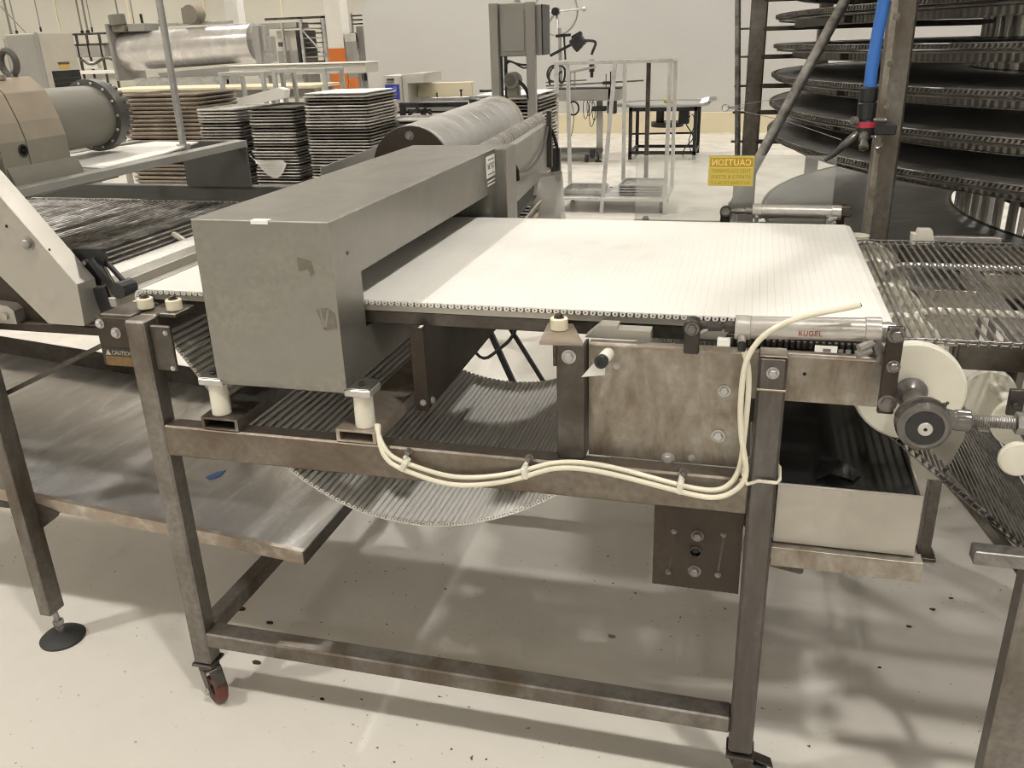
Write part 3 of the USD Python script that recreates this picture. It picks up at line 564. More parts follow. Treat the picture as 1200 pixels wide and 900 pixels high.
# chain edges: interlocked oval links along the rods' ends
ce = {0: MB(), 1: MB()}
seq = [(x, WZ) for x in np.arange(.318, 1.42, RP)][::-1] + [tuple(p) for p in wpts] + [tuple(p) for p in lpts]
for k in (0, 1):
    for a, b in zip(seq[:-1], seq[1:]):
        a, b = np.array(a), np.array(b)
        if np.linalg.norm(b - a) > .04: continue
        for r, off in enumerate((0, .007)):
            y = (WY0 - .004 + off) if k == 0 else (WY1 + .004 - off)
            t = unit(b - a); n = np.array([-t[1], t[0]]) * (.0045 if r else -.0045)
            ce[k].bar((a[0] + n[0], y, a[1] + n[1]), (b[0] + n[0], y, b[1] + n[1]), .0032, .0035, Yv, .0005, .004)
            ce[k].bar((a[0] - n[0], y, a[1] - n[1]), (a[0] + n[0], y, a[1] + n[1]), .0032, .0035, Yv, .0005, .003)
for k in (0, 1): wc.part('chain_edge', ce[k], 'dull_rod_steel', 'interlocked chain links along the belt edge', kind='stuff', smooth=False)
for y in (1.715, 2.52): wc.part('carry_rail', MB().bx(.40, 1.45, y - .006, y + .006, .985, 1.036, .001), 'dark_steel')
for y in (1.93, 2.33):
    wc.part('support_rail', MB().tube(spline([(.352, y, 1.005), (.362, y, 1.024), (.385, y, 1.032), (.42, y, 1.033), (.8, y, 1.033), (1.45, y, 1.033)], 40), .0085, 10), 'uhmw_white' if y < 2 else 'galvanised')
wc.part('cross_tie', MB().bx(.56, .60, 1.715, 2.52, .96, .985, .002), 'bright_steel')
wc.part('cross_tie', MB().bx(1.10, 1.14, 1.715, 2.52, .96, .985, .002), 'bright_steel')
wc.part('inner_plate', MB().bx(.41, .55, 2.22, 2.23, .86, 1.0, .001).bx(.47, .49, 1.75, 2.50, .84, .845, .001), 'sheet_beige')
def disc(x, y, z, r, th, name='sprocket', flat=False):
    prof = [(0, 0), (r - .004, 0), (r, .003), (r, th - .003), (r - .004, th), (0, th)]
    return wc.part(name, MB().lathe(prof, (x, y, z), Yv, 48), 'uhmw_white', 'white plastic sprocket disc')
for y in (1.665, 1.86, 2.10, 2.34, 2.54): disc(cxs, y, czs, .0945 if y > 1.7 else .099, .022)
wc.part('sprocket_shaft', MB().cy((cxs, 1.47, czs + .002), (cxs, 2.66, czs + .002), .015, n=18).lathe([(0, 0), (.029, 0), (.031, .004), (.028, .012), (.018, .022), (.018, .10)], (cxs, 1.662, czs + .002), -Yv, 22), 'dull_rod_steel')
re_ = wc.part('rod_end', MB().lathe([(.031, -.004), (.036, -.006), (.043, .0), (.045, .012), (.045, .03), (.041, .04), (.0, .04)], (.310, 1.462, .966), Yv, 36).lathe([(.030, -.002), (.026, .006), (0, .008)], (.310, 1.462, .966), Yv, 30), 'chrome', 'greasy chrome rod-end bearing')
re_.part('black_face', MB().lathe([(.0312, -.001), (.0305, -.004), (.013, -.007), (0, -.007)], (.310, 1.462, .966), Yv, 32), 'black_plastic')
re_.part('shaft_end', MB().lathe([(.0118, -.006), (.0118, -.0095), (.011, -.0105), (.0032, -.0105), (.003, -.004), (0, -.004)], (.310, 1.462, .966), Yv, 24), 'bright_steel')
re_.part('grease', MB().tube([(.310 - .040 * math.cos(a) * .99, 1.472, .966 + .044 * math.sin(a)) for a in np.linspace(.9, 2.4, 14)], np.array([.002, .004, .005, .004, .005, .006, .005, .004, .005, .004, .005, .004, .003, .002]), 6), 'dark_grease')
re_.part('shank', MB().lathe([(.022, 0), (.017, .02), (.0175, .024), (.0185, .026), (.0185, .045), (.017, .047), (0, .047)], (.336, 1.482, .974), (1, 0, .03), 22), 'chrome')
re_.part('grease_nipple', MB().lathe([(.004, 0), (.004, .006), (.0022, .007), (.003, .011), (.0, .013)], (.336, 1.478, 1.0), (.6, -.2, .7), 8), 'chrome')
th = MB()
for k in range(30): th.lathe([(.0088, 0), (.0108, .0016), (.0108, .0020), (.0088, .0036)], (.380 + .0036 * k, 1.483, .976), (1, 0, .012), 14)
th.cy((.37, 1.483, .976), (.50, 1.483, .978), .0085, n=12)
re_.part('threaded_rod', th, 'dull_rod_steel', 'threaded adjuster rod', smooth=25)
wc.part('lock_nut', MB().cy((.452, 1.483, .977), (.472, 1.483, .977), .0195, n=6).bx(.472, .50, 1.46, 1.52, .94, 1.01, .002), 'dull_rod_steel')
# small white guide wheels and blocks beyond
disc(.487, 1.79, .905, .052, .016, 'guide_wheel'); disc(.512, 1.655, .905, .05, .012, 'guide_wheel'); disc(.505, 1.60, .855, .034, .012, 'guide_wheel'); disc(.585, 1.62, .845, .055, .014, 'guide_wheel')
wc.part('wheel_stub', MB().cy((.494, 1.792, .925), (.505, 1.66, .93), .011, n=16), 'uhmw_white')
wc.part('guide_block', MB().xz([(.503, .925), (.60, .925), (.60, 1.04), (.506, 1.04)], 1.62, 1.66), 'uhmw_white', 'white plastic guide block')
wc.part('block_bracket', MB().bx(.478, .503, 1.628, 1.638, .93, .98, .001).bolt((.488, 1.628, .952), -Yv, .006, .006), 'dark_grease')
wc.part('wheel_axle', MB().cy((.512, 1.60, .905), (.512, 1.80, .905), .006, n=10).cy((.585, 1.58, .845), (.585, 1.66, .845), .006, n=10), 'dull_rod_steel')
wc.part('edge_block', MB().xz([(.443, 1.04), (.452, 1.075), (.485, 1.075), (.495, 1.04)], 2.56, 2.60).bx(.435, .447, 2.562, 2.59, 1.035, 1.065, .001), 'uhmw_white', 'white plastic edge block')
wc.part('edge_bar', MB().bx(.49, .66, 2.565, 2.585, 1.045, 1.058, .001), 'bright_steel')
wc.part('end_guide', MB().lathe([(0, 0), (.03, .0), (.032, .01), (0, .012)], (.30, 2.60, 1.04), Zv, 24), 'uhmw_white')
# frame of the wire conveyor
wc.part('leg', MB().bx(.523, .60, 1.50, 1.55, 0, .688, .004), 'frame_steel')
wc.part('leg', MB().bx(.600, .634, 2.63, 2.68, 0, .95, .003).bx(.590, .65, 2.61, 2.69, 0, .012, .002), 'frame_steel')
wc.part('foot_bar', MB().bx(.433, 1.2, 1.495, 1.53, .688, .716, .002), 'dull_rod_steel')
wc.part('brace_tube', MB().tube([(.415, 1.735, .752), (.476, 1.72, .690), (.56, 1.66, .60), (.585, 1.56, .585)], .013, 10), 'dark_steel')
wc.part('side_frame', MB().bx(.362, .44, 2.62, 2.63, .72, .98, .001).bx(.64, 1.4, 2.60, 2.64, .88, .95, .002).bx(.60, 1.4, 1.56, 1.60, .86, .93, .002), 'sheet_beige')
wc.part('end_plate', MB().xz([(.36, .70), (.43, .70), (.46, .80), (.46, .86), (.37, .86)], 1.80, 1.806), 'sheet_beige')

# ------------------------------------------------------------------ spiral conveyor tower
SX, SY, SR, SRI, SP = 2.588, 4.182, 2.532, 1.71, .116
sp = Thing('spiral_conveyor', 'tall spiral conveyor with stacked dark mesh belt tiers wound around a barred drum', 'conveyor', (SX, SY, 0))
def sxyz(r, th, z): return np.array([SX - r * math.cos(th), SY + r * math.sin(th), z])
def tierz(zi, th): return zi - SP * th / (2 * math.pi)
TI = [1.878, 1.762, 1.646, 1.53, 1.414, 1.298, 1.182, 1.066, .834]
for ti, zi in enumerate(TI):
    last = zi < .9
    t0, t1 = (-2.3, 2.5) if not last else (-1.75, 2.5)
    if abs(zi - 1.066) < .001: continue
    th = np.linspace(t0, t1, 110)
    P = [sxyz(SR - .012, a, tierz(zi, a)) for a in th]; Q = [sxyz(SRI, a, tierz(zi, a)) for a in th]
    bt = sp.part('belt_tier', MB().sheet(Q, P, .005), 'spiral_mesh')
    em = MB()
    for a in np.arange(t0, t1, .0175 / SR):
        o = sxyz(SR, a, tierz(zi, a)); rd = np.array([-math.cos(a), math.sin(a), 0]); tg = np.array([math.sin(a), math.cos(a), 0])
        em.ob(o, np.array([rd, unit(tg + .5 * Zv), np.cross(rd, unit(tg + .5 * Zv))]), (.013, .0075, .011), 0)
    em.tube([sxyz(SR, a, tierz(zi, a) + .006) for a in th], .0028, 5).tube([sxyz(SR, a, tierz(zi, a) - .006) for a in th], .0024, 5)
    bt.part('chain_edge', em, 'spiral_rim', kind='stuff', smooth=False)
    bt.part('inner_edge', MB().sheet([sxyz(SRI + .03, a, tierz(zi, a) - .01) for a in th], [sxyz(SRI, a, tierz(zi, a) + .012) for a in th], .006), 'mesh_dark')
    if not last:
        rl = sp.part('tier_rail', MB().tube([sxyz(SR - .012, a, tierz(zi, a) - .015) for a in th], .0045, 6), 'spiral_rim')
        rm = MB().sheet([sxyz(SR - .075, a, tierz(zi, a) - .044) for a in th], [sxyz(SR - .075, a, tierz(zi, a) - .020) for a in th], .005).sheet([sxyz(SR - .11, a, tierz(zi, a) - .046) for a in th], [sxyz(SR - .068, a, tierz(zi, a) - .046) for a in th], .003)
        rl.part('rib_band', rm, 'spiral_ribs', smooth=False)
        for a in (-1.05, -.72, -.35, .3): rl.part('rail_clip', MB().ob(sxyz(SR - .07, a, tierz(zi, a) - .032), np.eye(3), (.03, .03, .02), .003), 'dark_grease')
for z in (1.604, 1.49, 1.369, 1.257, 1.13, 1.72): sp.part('tier_arm', MB().bx(.0, .92, 4.19, 4.215, z - .012, z + .006, .002), 'dark_steel')
for a in np.linspace(-1.9, 2.2, 62):
    o = sxyz(SRI - .03, a, 0); rd = np.array([-math.cos(a), math.sin(a), 0]); tg = np.array([math.sin(a), math.cos(a), 0])
    sp.part('drum_bar', MB().ob(o + [0, 0, 1.25], np.array([rd, tg, Zv]), (.022, .036, 2.0), .005), 'drum_bar_steel')
sp.part('drum_ring', MB().sheet([sxyz(SRI - .07, a, .93) for a in np.linspace(-2, 2.3, 60)], [sxyz(SRI - .07, a, 1.03) for a in np.linspace(-2, 2.3, 60)], .01), 'mesh_dark')
sp.part('drum_ring', MB().sheet([sxyz(SRI - .05, a, .25) for a in np.linspace(-2, 2.3, 60)], [sxyz(SRI - .05, a, .33) for a in np.linspace(-2, 2.3, 60)], .01), 'mesh_dark')
p1 = sp.part('tower_post', MB().bx(.334, .404, 2.76, 2.83, 0, 2.6, .006), 'frame_steel')
for z in (1.62, 1.50, 1.385, 1.262, 1.14): p1.part('bolt', MB().bolt((.3495, 2.76, z), -Yv, .008, .007), 'dull_rod_steel')
p1.part('edge_strip', MB().bx(.334, .352, 2.757, 2.76, .2, 2.5, .001), 'panel_steel')
sp.part('tower_post', MB().bx(-.056, .016, 4.19, 4.26, 0, 2.6, .006), 'frame_steel')
sp.part('tower_post', MB().bx(.302, .376, 5.6, 5.67, 0, 2.6, .006), 'frame_steel')
sp.part('tower_post', MB().bx(3.6, 3.68, 1.5, 1.58, 0, 2.6, .006), 'frame_steel')
sp.part('thin_pipe', MB().tube([(-.062, 4.17, .1), (-.072, 4.17, 1.07), (-.112, 4.17, 1.72), (-.16, 4.17, 2.5)], .0125, 10), 'dull_rod_steel')
for z in (1.604, 1.49, 1.369, 1.257, 1.13): sp.part('pipe_clip', MB().bx(-.105, -.05, 4.165, 4.195, z - .004, z + .004, .001), 'dark_steel')
sp.part('diagonal_brace', MB().cy((-.09, 3.0, .98), (.32, 3.0, 1.86), .0165, n=14), 'dull_rod_steel')

# air valve with the blue hose, clamped to the near post
av = Thing('air_valve', 'black air shut-off valve with chrome fittings and red label clamped to the steel post', 'valve', (.30, 2.72, 1.30))
vx, vy = .296, 2.715
av.part('body', MB().lathe([(0, 0), (.024, 0), (.026, .004), (.026, .045), (.022, .05), (.022, .058), (.0, .058)], (vx + .004, vy, 1.303), Zv, 20).bx(vx + .0, vx + .085, vy - .012, vy + .045, 1.312, 1.34, .003), 'black_plastic')
av.part('union', MB().lathe([(.0, 0), (.025, 0), (.026, .003), (.026, .040), (.023, .043), (.023, .046), (.0255, .048), (.0255, .080), (.021, .084), (0, .084)], (vx + .002, vy, 1.357), Zv, 12), 'black_plastic', smooth=20)
av.part('label', MB().lathe([(.0262, 0), (.0268, .002), (.0268, .014), (.0262, .016)], (vx + .004, vy, 1.333), Zv, 20), 'red_label', 'red label band')
av.part('gauge', MB().lathe([(0, 0), (.011, 0), (.013, .003), (.013, .014), (.009, .018), (.009, .03)], (vx - .035, vy - .012, 1.352), (.8, .3, -.1), 16), 'chrome')
av.part('nozzle', MB().lathe([(0, .004), (.008, .004), (.008, 0), (.0125, 0), (.0125, .014), (.0095, .017), (.0095, .03), (.014, .034), (.014, .05), (0, .052)], (vx - .002, vy - .06, 1.283), (.02, .7, .55), 18), 'chrome', 'chrome outlet nozzle')
av.part('clip_lever', MB().tube(spline([(vx + .016, vy - .04, 1.312), (vx + .03, vy - .045, 1.302), (vx + .027, vy - .05, 1.284), (vx + .04, vy - .05, 1.282), (vx + .047, vy - .045, 1.293)], 16), .0035, 6), 'chrome')
av.part('side_hose', MB().tube([(vx - .018, vy - .01, 1.318), (vx - .03, vy - .018, 1.306), (vx - .055, vy - .03, 1.283)], [.008, .0115, .0105], 12), 'chrome', 'braided steel stub hose')
av.part('side_plug', MB().tube([(vx - .05, vy - .028, 1.288), (vx - .075, vy - .036, 1.264), (vx - .10, vy - .04, 1.245)], [.011, .008, .005], 10), 'black_plastic')
av.part('lock_pin', MB().cy((vx + .02, vy - .01, 1.352), (vx + .055, vy - .01, 1.352), .007, n=12), 'chrome')
bh = solo('air_hose', 'bright blue air hose coming straight down into the black air valve', 'hose', MB().tube(spline([(vx + .004, vy, 1.43), (vx + .003, vy, 1.50), (vx + .009, vy, 1.60), (vx + .017, vy, 1.70), (vx + .03, vy, 1.9), (vx + .04, vy, 2.4)], 40), .0165, 14), 'blue_hose')
tw = Thing('tether_wire', 'thin steel tether wire with a ring eyelet strung past the spiral tower', 'wire', (0, 3.2, 1.3))
tw.part('eyelet', MB().tube([(-.116 + .012 * math.cos(a), 3.5, 1.33 + .012 * math.sin(a)) for a in np.linspace(0, 2 * np.pi, 16, endpoint=False)], .0022, 6, True), 'galvanised')
tw.part('strand', MB().tube([(-.104, 3.5, 1.329), (-.047, 3.5, 1.327), (-.07, 3.5, 1.333), (-.104, 3.5, 1.331)], .0016, 5), 'galvanised')
tw.part('strand', MB().tube([(-.105, 3.5, 1.332), (-.06, 3.5, 1.340), (.082, 3.5, 1.361), (.11, 3.5, 1.366)], .0012, 5), 'galvanised')
tw.part('strand', MB().tube([(-.105, 3.5, 1.328), (-.03, 3.42, 1.318), (.10, 3.1, 1.315), (.24, 2.74, 1.296)], .0012, 5), 'galvanised')

# ------------------------------------------------------------------ left machine: rod-belt conveyor with its sheet-metal drive guard
rc = Thing('rod_belt_conveyor', 'wide conveyor of fine steel rods with a slanted sheet-metal drive guard and a levelling foot', 'conveyor', (-2.2, 2.3, 0))
rc.part('leg', MB().bx(-1.900, -1.862, 1.632, 1.69, .095, .96, .003), 'frame_steel')
ft = rc.part('levelling_foot', MB().lathe([(0, 0), (.062, 0), (.063, .006), (.052, .016), (.02, .024), (0, .024)], (-1.868, 1.66, 0), Zv, 28), 'black_rubber', 'round black levelling foot')
ft.part('stem', MB().cy((-1.868, 1.66, .022), (-1.876, 1.66, .12), .008, n=12).cy((-1.870, 1.66, .05), (-1.8705, 1.66, .064), .015, n=6).cy((-1.8695, 1.66, .036), (-1.87, 1.66, .044), .012, n=6), 'dull_rod_steel')
rc.part('leg', MB().bx(-1.900, -1.862, 2.78, 2.84, .0, .96, .003), 'frame_steel')
rc.part('side_rail', MB().bx(-3.2, -1.43, 1.70, 1.745, .943, .967, .003), 'brown_steel')
rc.part('side_rail', MB().bx(-3.2, -1.52, 2.83, 2.87, 1.075, 1.128, .003), 'sheet_dark')
rc.part('side_rail', MB().bx(-3.2, -1.52, 2.80, 2.84, .943, .967, .003), 'brown_steel')
rc.part('diagonal_strut', MB().bar((-1.875, 1.70, .765), (-1.44, 1.72, .965), .012, .022, Yv, .001), 'dark_steel')
rc.part('strut_gusset', MB().xz([(-1.862, .36), (-1.862, .44), (-1.79, .42), (-1.80, .405)], 1.68, 1.688), 'dark_steel')
GP = [(-1.528, 1.089), (-1.533, .986), (-1.637, .987), (-2.10, 1.475), (-2.10, 1.818)]
gd = rc.part('drive_guard', MB().xz(Polygon(GP).buffer(-.004, join_style=1).buffer(.004, join_style=1, quad_segs=3), 1.65, 1.712), 'sheet_beige', 'slanted beige sheet-metal guard')
gd.part('bolt', MB().bolt((-1.640, 1.65, 1.185), -Yv, .012, .009), 'dull_rod_steel')
gd.part('hole', MB().cy((-1.583, 1.6495, 1.172), (-1.583, 1.6505, 1.172), .003, n=10).cy((-1.69, 1.6495, 1.225), (-1.69, 1.6505, 1.225), .004, n=10).cy((-1.605, 1.6495, 1.178), (-1.605, 1.6505, 1.178), .001, n=6), 'hole')
gd.part('edge_fold', MB().tube([(-1.529, 1.651, 1.0885), (-2.10, 1.651, 1.8175)], .0014, 5).tube([(-1.5285, 1.651, 1.0885), (-1.5335, 1.651, .987)], .0012, 5), 'bright_steel')
rc.part('back_plate', MB().xz([(-1.60, .965), (-2.3, .965), (-2.3, 1.45), (-1.95, 1.30)], 1.722, 1.728), 'brown_steel')
rc.part('bearing', MB().xz(Polygon([(-1.775, .965), (-1.775, 1.0), (-1.79, 1.012), (-1.86, 1.018), (-1.86, .965)]), 1.69, 1.722).cy((-1.805, 1.684, .985), (-1.805, 1.69, .985), .010, n=14), 'sheet_beige')
# rods of the belt
for k, xx in enumerate(np.arange(-3.05, -1.79, .024)):
    rc.part('belt_rod', MB().cy((xx, 1.74, 1.068 + .003 * math.sin(xx * 9)), (xx, 2.815, 1.068), .0066, n=8), 'rod_steel' if (k * 7) % 5 == 0 else 'dull_rod_steel')
for xx, z in ((-1.762, 1.066), (-1.728, 1.062), (-1.692, 1.058)):
    rc.part('belt_rod', MB().cy((xx, 1.74, z), (xx, 2.815, z), .0042, n=6), 'rod_steel')
rc.part('chain_edge', (lambda m: [m.bar((x, 2.812, 1.062), (x + .009, 2.812, 1.076), .004, .006, Yv, 0) for x in np.arange(-3.05, -1.78, .0125)] and m)(MB()), 'rod_steel', kind='stuff', smooth=False)
rc.part('bed_plate', MB().bx(-3.1, -1.66, 1.76, 2.80, 1.045, 1.055, .001), 'bed_dark')
rc.part('white_clip', MB().tube(spline([(-1.712, 2.29, 1.068), (-1.69, 2.26, 1.072), (-1.672, 2.255, 1.066), (-1.665, 2.262, 1.055)], 10), .009, 6), 'uhmw_white')
tp = rc.part('transfer_comb', MB().bx(-1.645, -1.60, 1.80, 2.70, 1.040, 1.056, .001), 'galvanised')
cb = MB()
for y in np.arange(1.80, 2.70, .0155): cb.bx(-1.652, -1.572, y, y + .0125, 1.056, 1.064, .001)
tp.part('comb_teeth', cb, 'white_paint', kind='stuff', smooth=False)
rc.part('nose_rail', MB().bx(-1.555, -1.50, 1.70, 2.80, 1.035, 1.068, .003).bx(-1.50, -1.47, 1.70, 2.80, 1.02, 1.045, .002), 'sheet_beige')
bl = rc.part('belt_latch', MB().xz([(-1.60, 1.09), (-1.585, 1.158), (-1.502, 1.158), (-1.498, 1.135), (-1.53, 1.05), (-1.57, 1.05)], 1.722, 1.735), 'black_plastic', 'black latch bracket')
bl.part('arm', MB().bar((-1.53, 1.715, 1.135), (-1.47, 1.715, 1.05), .022, .014, Yv, .003).bar((-1.50, 1.73, 1.125), (-1.455, 1.73, 1.07), .012, .01, Yv, .002).cy((-1.46, 1.70, 1.063), (-1.46, 1.75, 1.063), .02, n=18).bar((-1.515, 1.705, 1.07), (-1.50, 1.705, .985), .04, .012, Yv, .003), 'black_plastic')
bl.part('pin', MB().cy((-1.545, 1.722, 1.128), (-1.545, 1.706, 1.128), .006, n=10).bar((-1.488, 1.708, 1.12), (-1.468, 1.708, 1.07), .003, .004, Yv, 0), 'chrome')
# motor stand
rc.part('stand_bar', MB().bx(-1.768, -1.750, 1.72, 2.83, 1.268, 1.291, .001).bx(-1.80, -1.768, 1.72, 2.83, 1.287, 1.291, .001), 'sheet_grey')
rc.part('stand_bar', MB().bx(-2.22, -2.19, 1.72, 2.83, 1.268, 1.291, .001), 'sheet_grey')
rc.part('stand_plate', MB().bx(-2.02, -1.752, 2.822, 2.83, 1.128, 1.288, .001), 'sheet_dark')
rc.part('stand_plate', MB().bx(-2.24, -1.76, 1.80, 2.15, 1.262, 1.272, .001), 'sheet_grey')
rc.part('hold_rod', MB().cy((-1.85, 2.60, 1.290), (-1.848, 2.60, 2.4), .0115, n=12).cy((-1.85, 2.60, 1.288), (-1.85, 2.60, 1.304), .022, n=8), 'galvanised')
solo('cardboard_sheet', 'loose pale board lying across the motor stand', 'board', MB().sheet([(-2.16, 2.20, 1.293), (-2.10, 2.5, 1.300), (-2.0, 2.66, 1.306)], [(-1.79, 2.12, 1.293), (-1.80, 2.42, 1.296), (-1.86, 2.70, 1.300)], .004), 'white_paint')
gm = Thing('gear_motor', 'dusty tan gear motor with lifting eye and toothed flange above the rod belt', 'motor', (-1.97, 2.1, 1.272))
gx, gz = -2.02, 1.414
HP = Polygon([(-2.23, 1.30), (-1.805, 1.30), (-1.805, 1.395), (-1.815, 1.44), (-1.84, 1.51), (-1.88, 1.545), (-2.16, 1.545), (-2.21, 1.51), (-2.23, 1.44)])
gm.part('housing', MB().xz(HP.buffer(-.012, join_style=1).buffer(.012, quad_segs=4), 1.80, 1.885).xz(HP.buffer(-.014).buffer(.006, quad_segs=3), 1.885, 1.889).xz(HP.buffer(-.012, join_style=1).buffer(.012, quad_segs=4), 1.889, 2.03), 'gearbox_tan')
gm.part('foot', MB().xz([(-2.25, 1.2725), (-1.79, 1.2725), (-1.79, 1.30), (-1.803, 1.335), (-2.23, 1.335), (-2.25, 1.30)], 1.805, 2.05).bx(-1.84, -1.79, 2.05, 2.10, 1.2725, 1.292, .004), 'gearbox_grey')
gm.part('drain_plug', MB().lathe([(.015, 0), (.015, .004), (.010, .004), (.010, .001), (0, .001)], (-1.806, 1.87, 1.372), X, 18).cy((-1.806, 1.87, 1.372), (-1.801, 1.87, 1.372), .005, n=8), 'black_plastic')
gm.part('barrel', MB().lathe([(0, 0), (.107, 0), (.107, .03), (.097, .034), (.094, .10), (.096, .105), (.096, .12), (.092, .125), (.090, .375), (0, .375)], (gx, 2.03, gz), Yv, 40), 'gearbox_grey')
fl = gm.part('flange', MB().lathe([(.088, -.004), (.108, -.004), (.109, .0), (.109, .03), (.105, .033), (0, .033)], (gx, 2.40, gz), Yv, 44), 'flange_dark', 'dark bolted flange')
tm = MB()
for a in np.linspace(0, 2 * np.pi, 26, endpoint=False):
    tm.ob((gx + .09 * math.cos(a), 2.45, gz + .09 * math.sin(a)), np.array([(math.cos(a), 0, math.sin(a)), (0, 1, 0), (-math.sin(a), 0, math.cos(a))]), (.016, .04, .013), .002)
fl.part('fin_ring', tm.cy((gx, 2.43, gz), (gx, 2.47, gz), .085, n=30), 'flange_dark', kind='stuff')
fb = MB()
for a in np.linspace(0, 2 * np.pi, 14, endpoint=False): fb.bolt((gx + .098 * math.cos(a), 2.396, gz + .098 * math.sin(a)), -Yv, .0045, .004, False)
fl.part('flange_bolt', fb, 'bright_steel', kind='stuff')
gm.part('side_bolt', MB().lathe([(0, 0), (.02, 0), (.021, .012), (.014, .016), (.014, .026), (.010, .028), (0, .028)], (gx + .092, 2.08, gz - .018), (.96, -.25, .1), 12), 'gearbox_grey')
gm.part('lifting_eye', MB().tube([(-1.90 + .024 * math.cos(a), 1.99, 1.580 + .03 * math.sin(a)) for a in np.linspace(0, 2 * np.pi, 24, endpoint=False)], .0085, 8, True).cy((-1.90, 1.99, 1.543), (-1.90, 1.99, 1.556), .016, .012, n=14), 'flange_dark', 'forged lifting eye')
gm.part('cap_screw', MB().cy((-1.885, 1.93, 1.54), (-1.885, 1.93, 1.552), .016, n=12).cy((-1.95, 1.83, 1.545), (-1.95, 1.83, 1.56), .012, n=12), 'gearbox_grey')

# sloping drain tray under the rod belt
dt = Thing('drain_tray', 'large sloping polished stainless drain tray with turned-up edges under the rod belt', 'tray', (-1.9, 2.1, .45))
def tz(x): return .388 - .087 * (x + 1.05)
TX0, TX1, TY0, TY1 = -3.1, -1.05, 1.69, 2.56
def slab(m, x0, x1, y0, y1, lo, hi):
    pts = [(x, y, tz(x) + z) for x in (x0, x1) for y in (y0, y1) for z in (lo, hi)]
    return m.add(trimesh.convex.convex_hull(np.array(pts)))
dt.part('pan', slab(MB(), TX0, TX1, TY0, TY1, -.030, -.026), 'polished_tray')
dt.part('front_lip', slab(slab(MB(), TX0, TX1, TY0 - .004, TY0, -.034, .003), TX0, TX1, TY0, TY0 + .012, -.0005, .003), 'flange_steel')
dt.part('end_lip', slab(MB(), TX1, TX1 + .004, TY0 - .004, TY1, -.034, .003), 'dark_steel')
dt.part('back_lip', slab(MB(), TX0, TX1, TY1, TY1 + .004, -.03, .045), 'dark_steel')
dt.part('blue_smear', MB().xy(Polygon([(-1.525, 1.98), (-1.51, 2.02), (-1.49, 2.035), (-1.487, 2.0), (-1.505, 1.97)]), tz(-1.505) - .0262, tz(-1.505) - .0242), 'blue_hose')
rc.part('tray_bearer', MB().bx(-3.1, -1.90, 1.70, 1.72, .40, .43, .002), 'dark_steel')
# ------------------------------------------------------------------ drum conveyor behind the metal detector
da = np.array([-.078, 1.0, 0]); da = da / np.linalg.norm(da); dn = np.array([da[1], -da[0], 0])   # along the machine, and across to its right
dm = Thing('drum_machine', 'long ribbed grey drum machine with a round end plate behind the metal detector', 'machine', (-1.2, 4.0, 0))
d0 = np.array([-1.275, 3.2, 1.147])
prof = [(0, 0), (.150, 0), (.150, .004), (.155, .004)]
for k in range(9):
    z = .03 + .175 * k
    prof += [(.155, z), (.1515, z + .002), (.1515, z + .006), (.155, z + .008)]
prof += [(.155, 1.56), (.158, 1.562), (.158, 1.64), (.155, 1.642), (.0, 1.642)]
dm.part('drum', MB().lathe(prof, d0, da, 48), 'drum_skin')
dm.part('end_plate', MB().cy(d0 - da * .004, d0 + da * .001, .153, n=48), 'brown_steel', 'brown round end plate').part('bolt', MB().bolt(d0 + [0, 0, .118] - da * .004, -da, .012, .012), 'dull_rod_steel')
dm.part('end_band', MB().lathe([(.156, 1.565), (.160, 1.567), (.160, 1.61), (.156, 1.612)], d0, da, 48), 'amber_band')
rr = MB()
r0 = np.array([-.985, 3.05, 1.195])
for k in range(36): rr.lathe([(.020, 0), (.0335, .002), (.0335, .017), (.020, .019)], r0 + da * (.045 * k), da, 18)
dm.part('ribbed_roller', MB().cy(r0, r0 + da * 1.64, .021, n=16), 'black_rubber').part('rib', rr, 'bright_steel', kind='stuff')
s0 = np.array([-.806, 2.86, 0])
def dpt(u, w, z): return s0 + da * u + dn * w + [0, 0, z]
def dbox(m, u0, u1, w0, w1, z0, z1, b=.002): return m.ob(dpt((u0 + u1) / 2, (w0 + w1) / 2, (z0 + z1) / 2), np.array([da, dn, Zv]), (u1 - u0, w1 - w0, z1 - z0), b)
sp_ = dm.part('side_panel', dbox(dbox(MB(), 0, 1.0, -.004, 0, 1.043, 1.243), 0, 1.0, -.03, 0, 1.240, 1.246), 'sheet_grey')
dm.part('side_panel', dbox(MB(), 0, 2.0, -.66, -.656, 1.0, 1.20), 'sheet_grey')
sp_.part('cable_loop', MB().tube(spline([dpt(.07, .006, 1.215), dpt(.16, .012, 1.165), (dpt(.35, .014, 1.135)), dpt(.6, .014, 1.14), dpt(.8, .012, 1.175), dpt(.93, .008, 1.235)], 30), .006, 6), 'sheet_dark')
sp_.part('cable_clamp', dbox(MB(), .05, .085, 0, .02, 1.17, 1.235), 'dark_grease')
sp_.part('plug', MB().tube([dpt(.085, .012, 1.20), dpt(.11, .02, 1.17), dpt(.13, .018, 1.135)], .009, 8), 'brown_steel')
dm.part('hose_loop', MB().tube(spline([dpt(.98, .01, 1.23), dpt(1.0, .03, 1.18), dpt(1.03, .04, 1.08), dpt(1.0, .035, 1.0), dpt(.93, .03, .985), dpt(.88, .02, 1.03)], 30), .007, 7), 'black_rubber')
dm.part('corner_post', dbox(MB(), .96, 1.0, 0, .02, 1.06, 1.30), 'dark_steel')
dm.part('drip_pan', dbox(MB(), .05, 1.1, -.45, -.02, .965, .97), 'black_plastic')
dm.part('pan_edge', MB().prism([(0, 0), (.012, .03), (.006, .033), (-.006, .003)], dpt(.06, .0, .93), dn, Zv, da * 1.0), 'sheet_beige')
dm.part('wood_batten', dbox(MB(), .05, .95, -.02, .005, .86, .915), 'batten_tan')
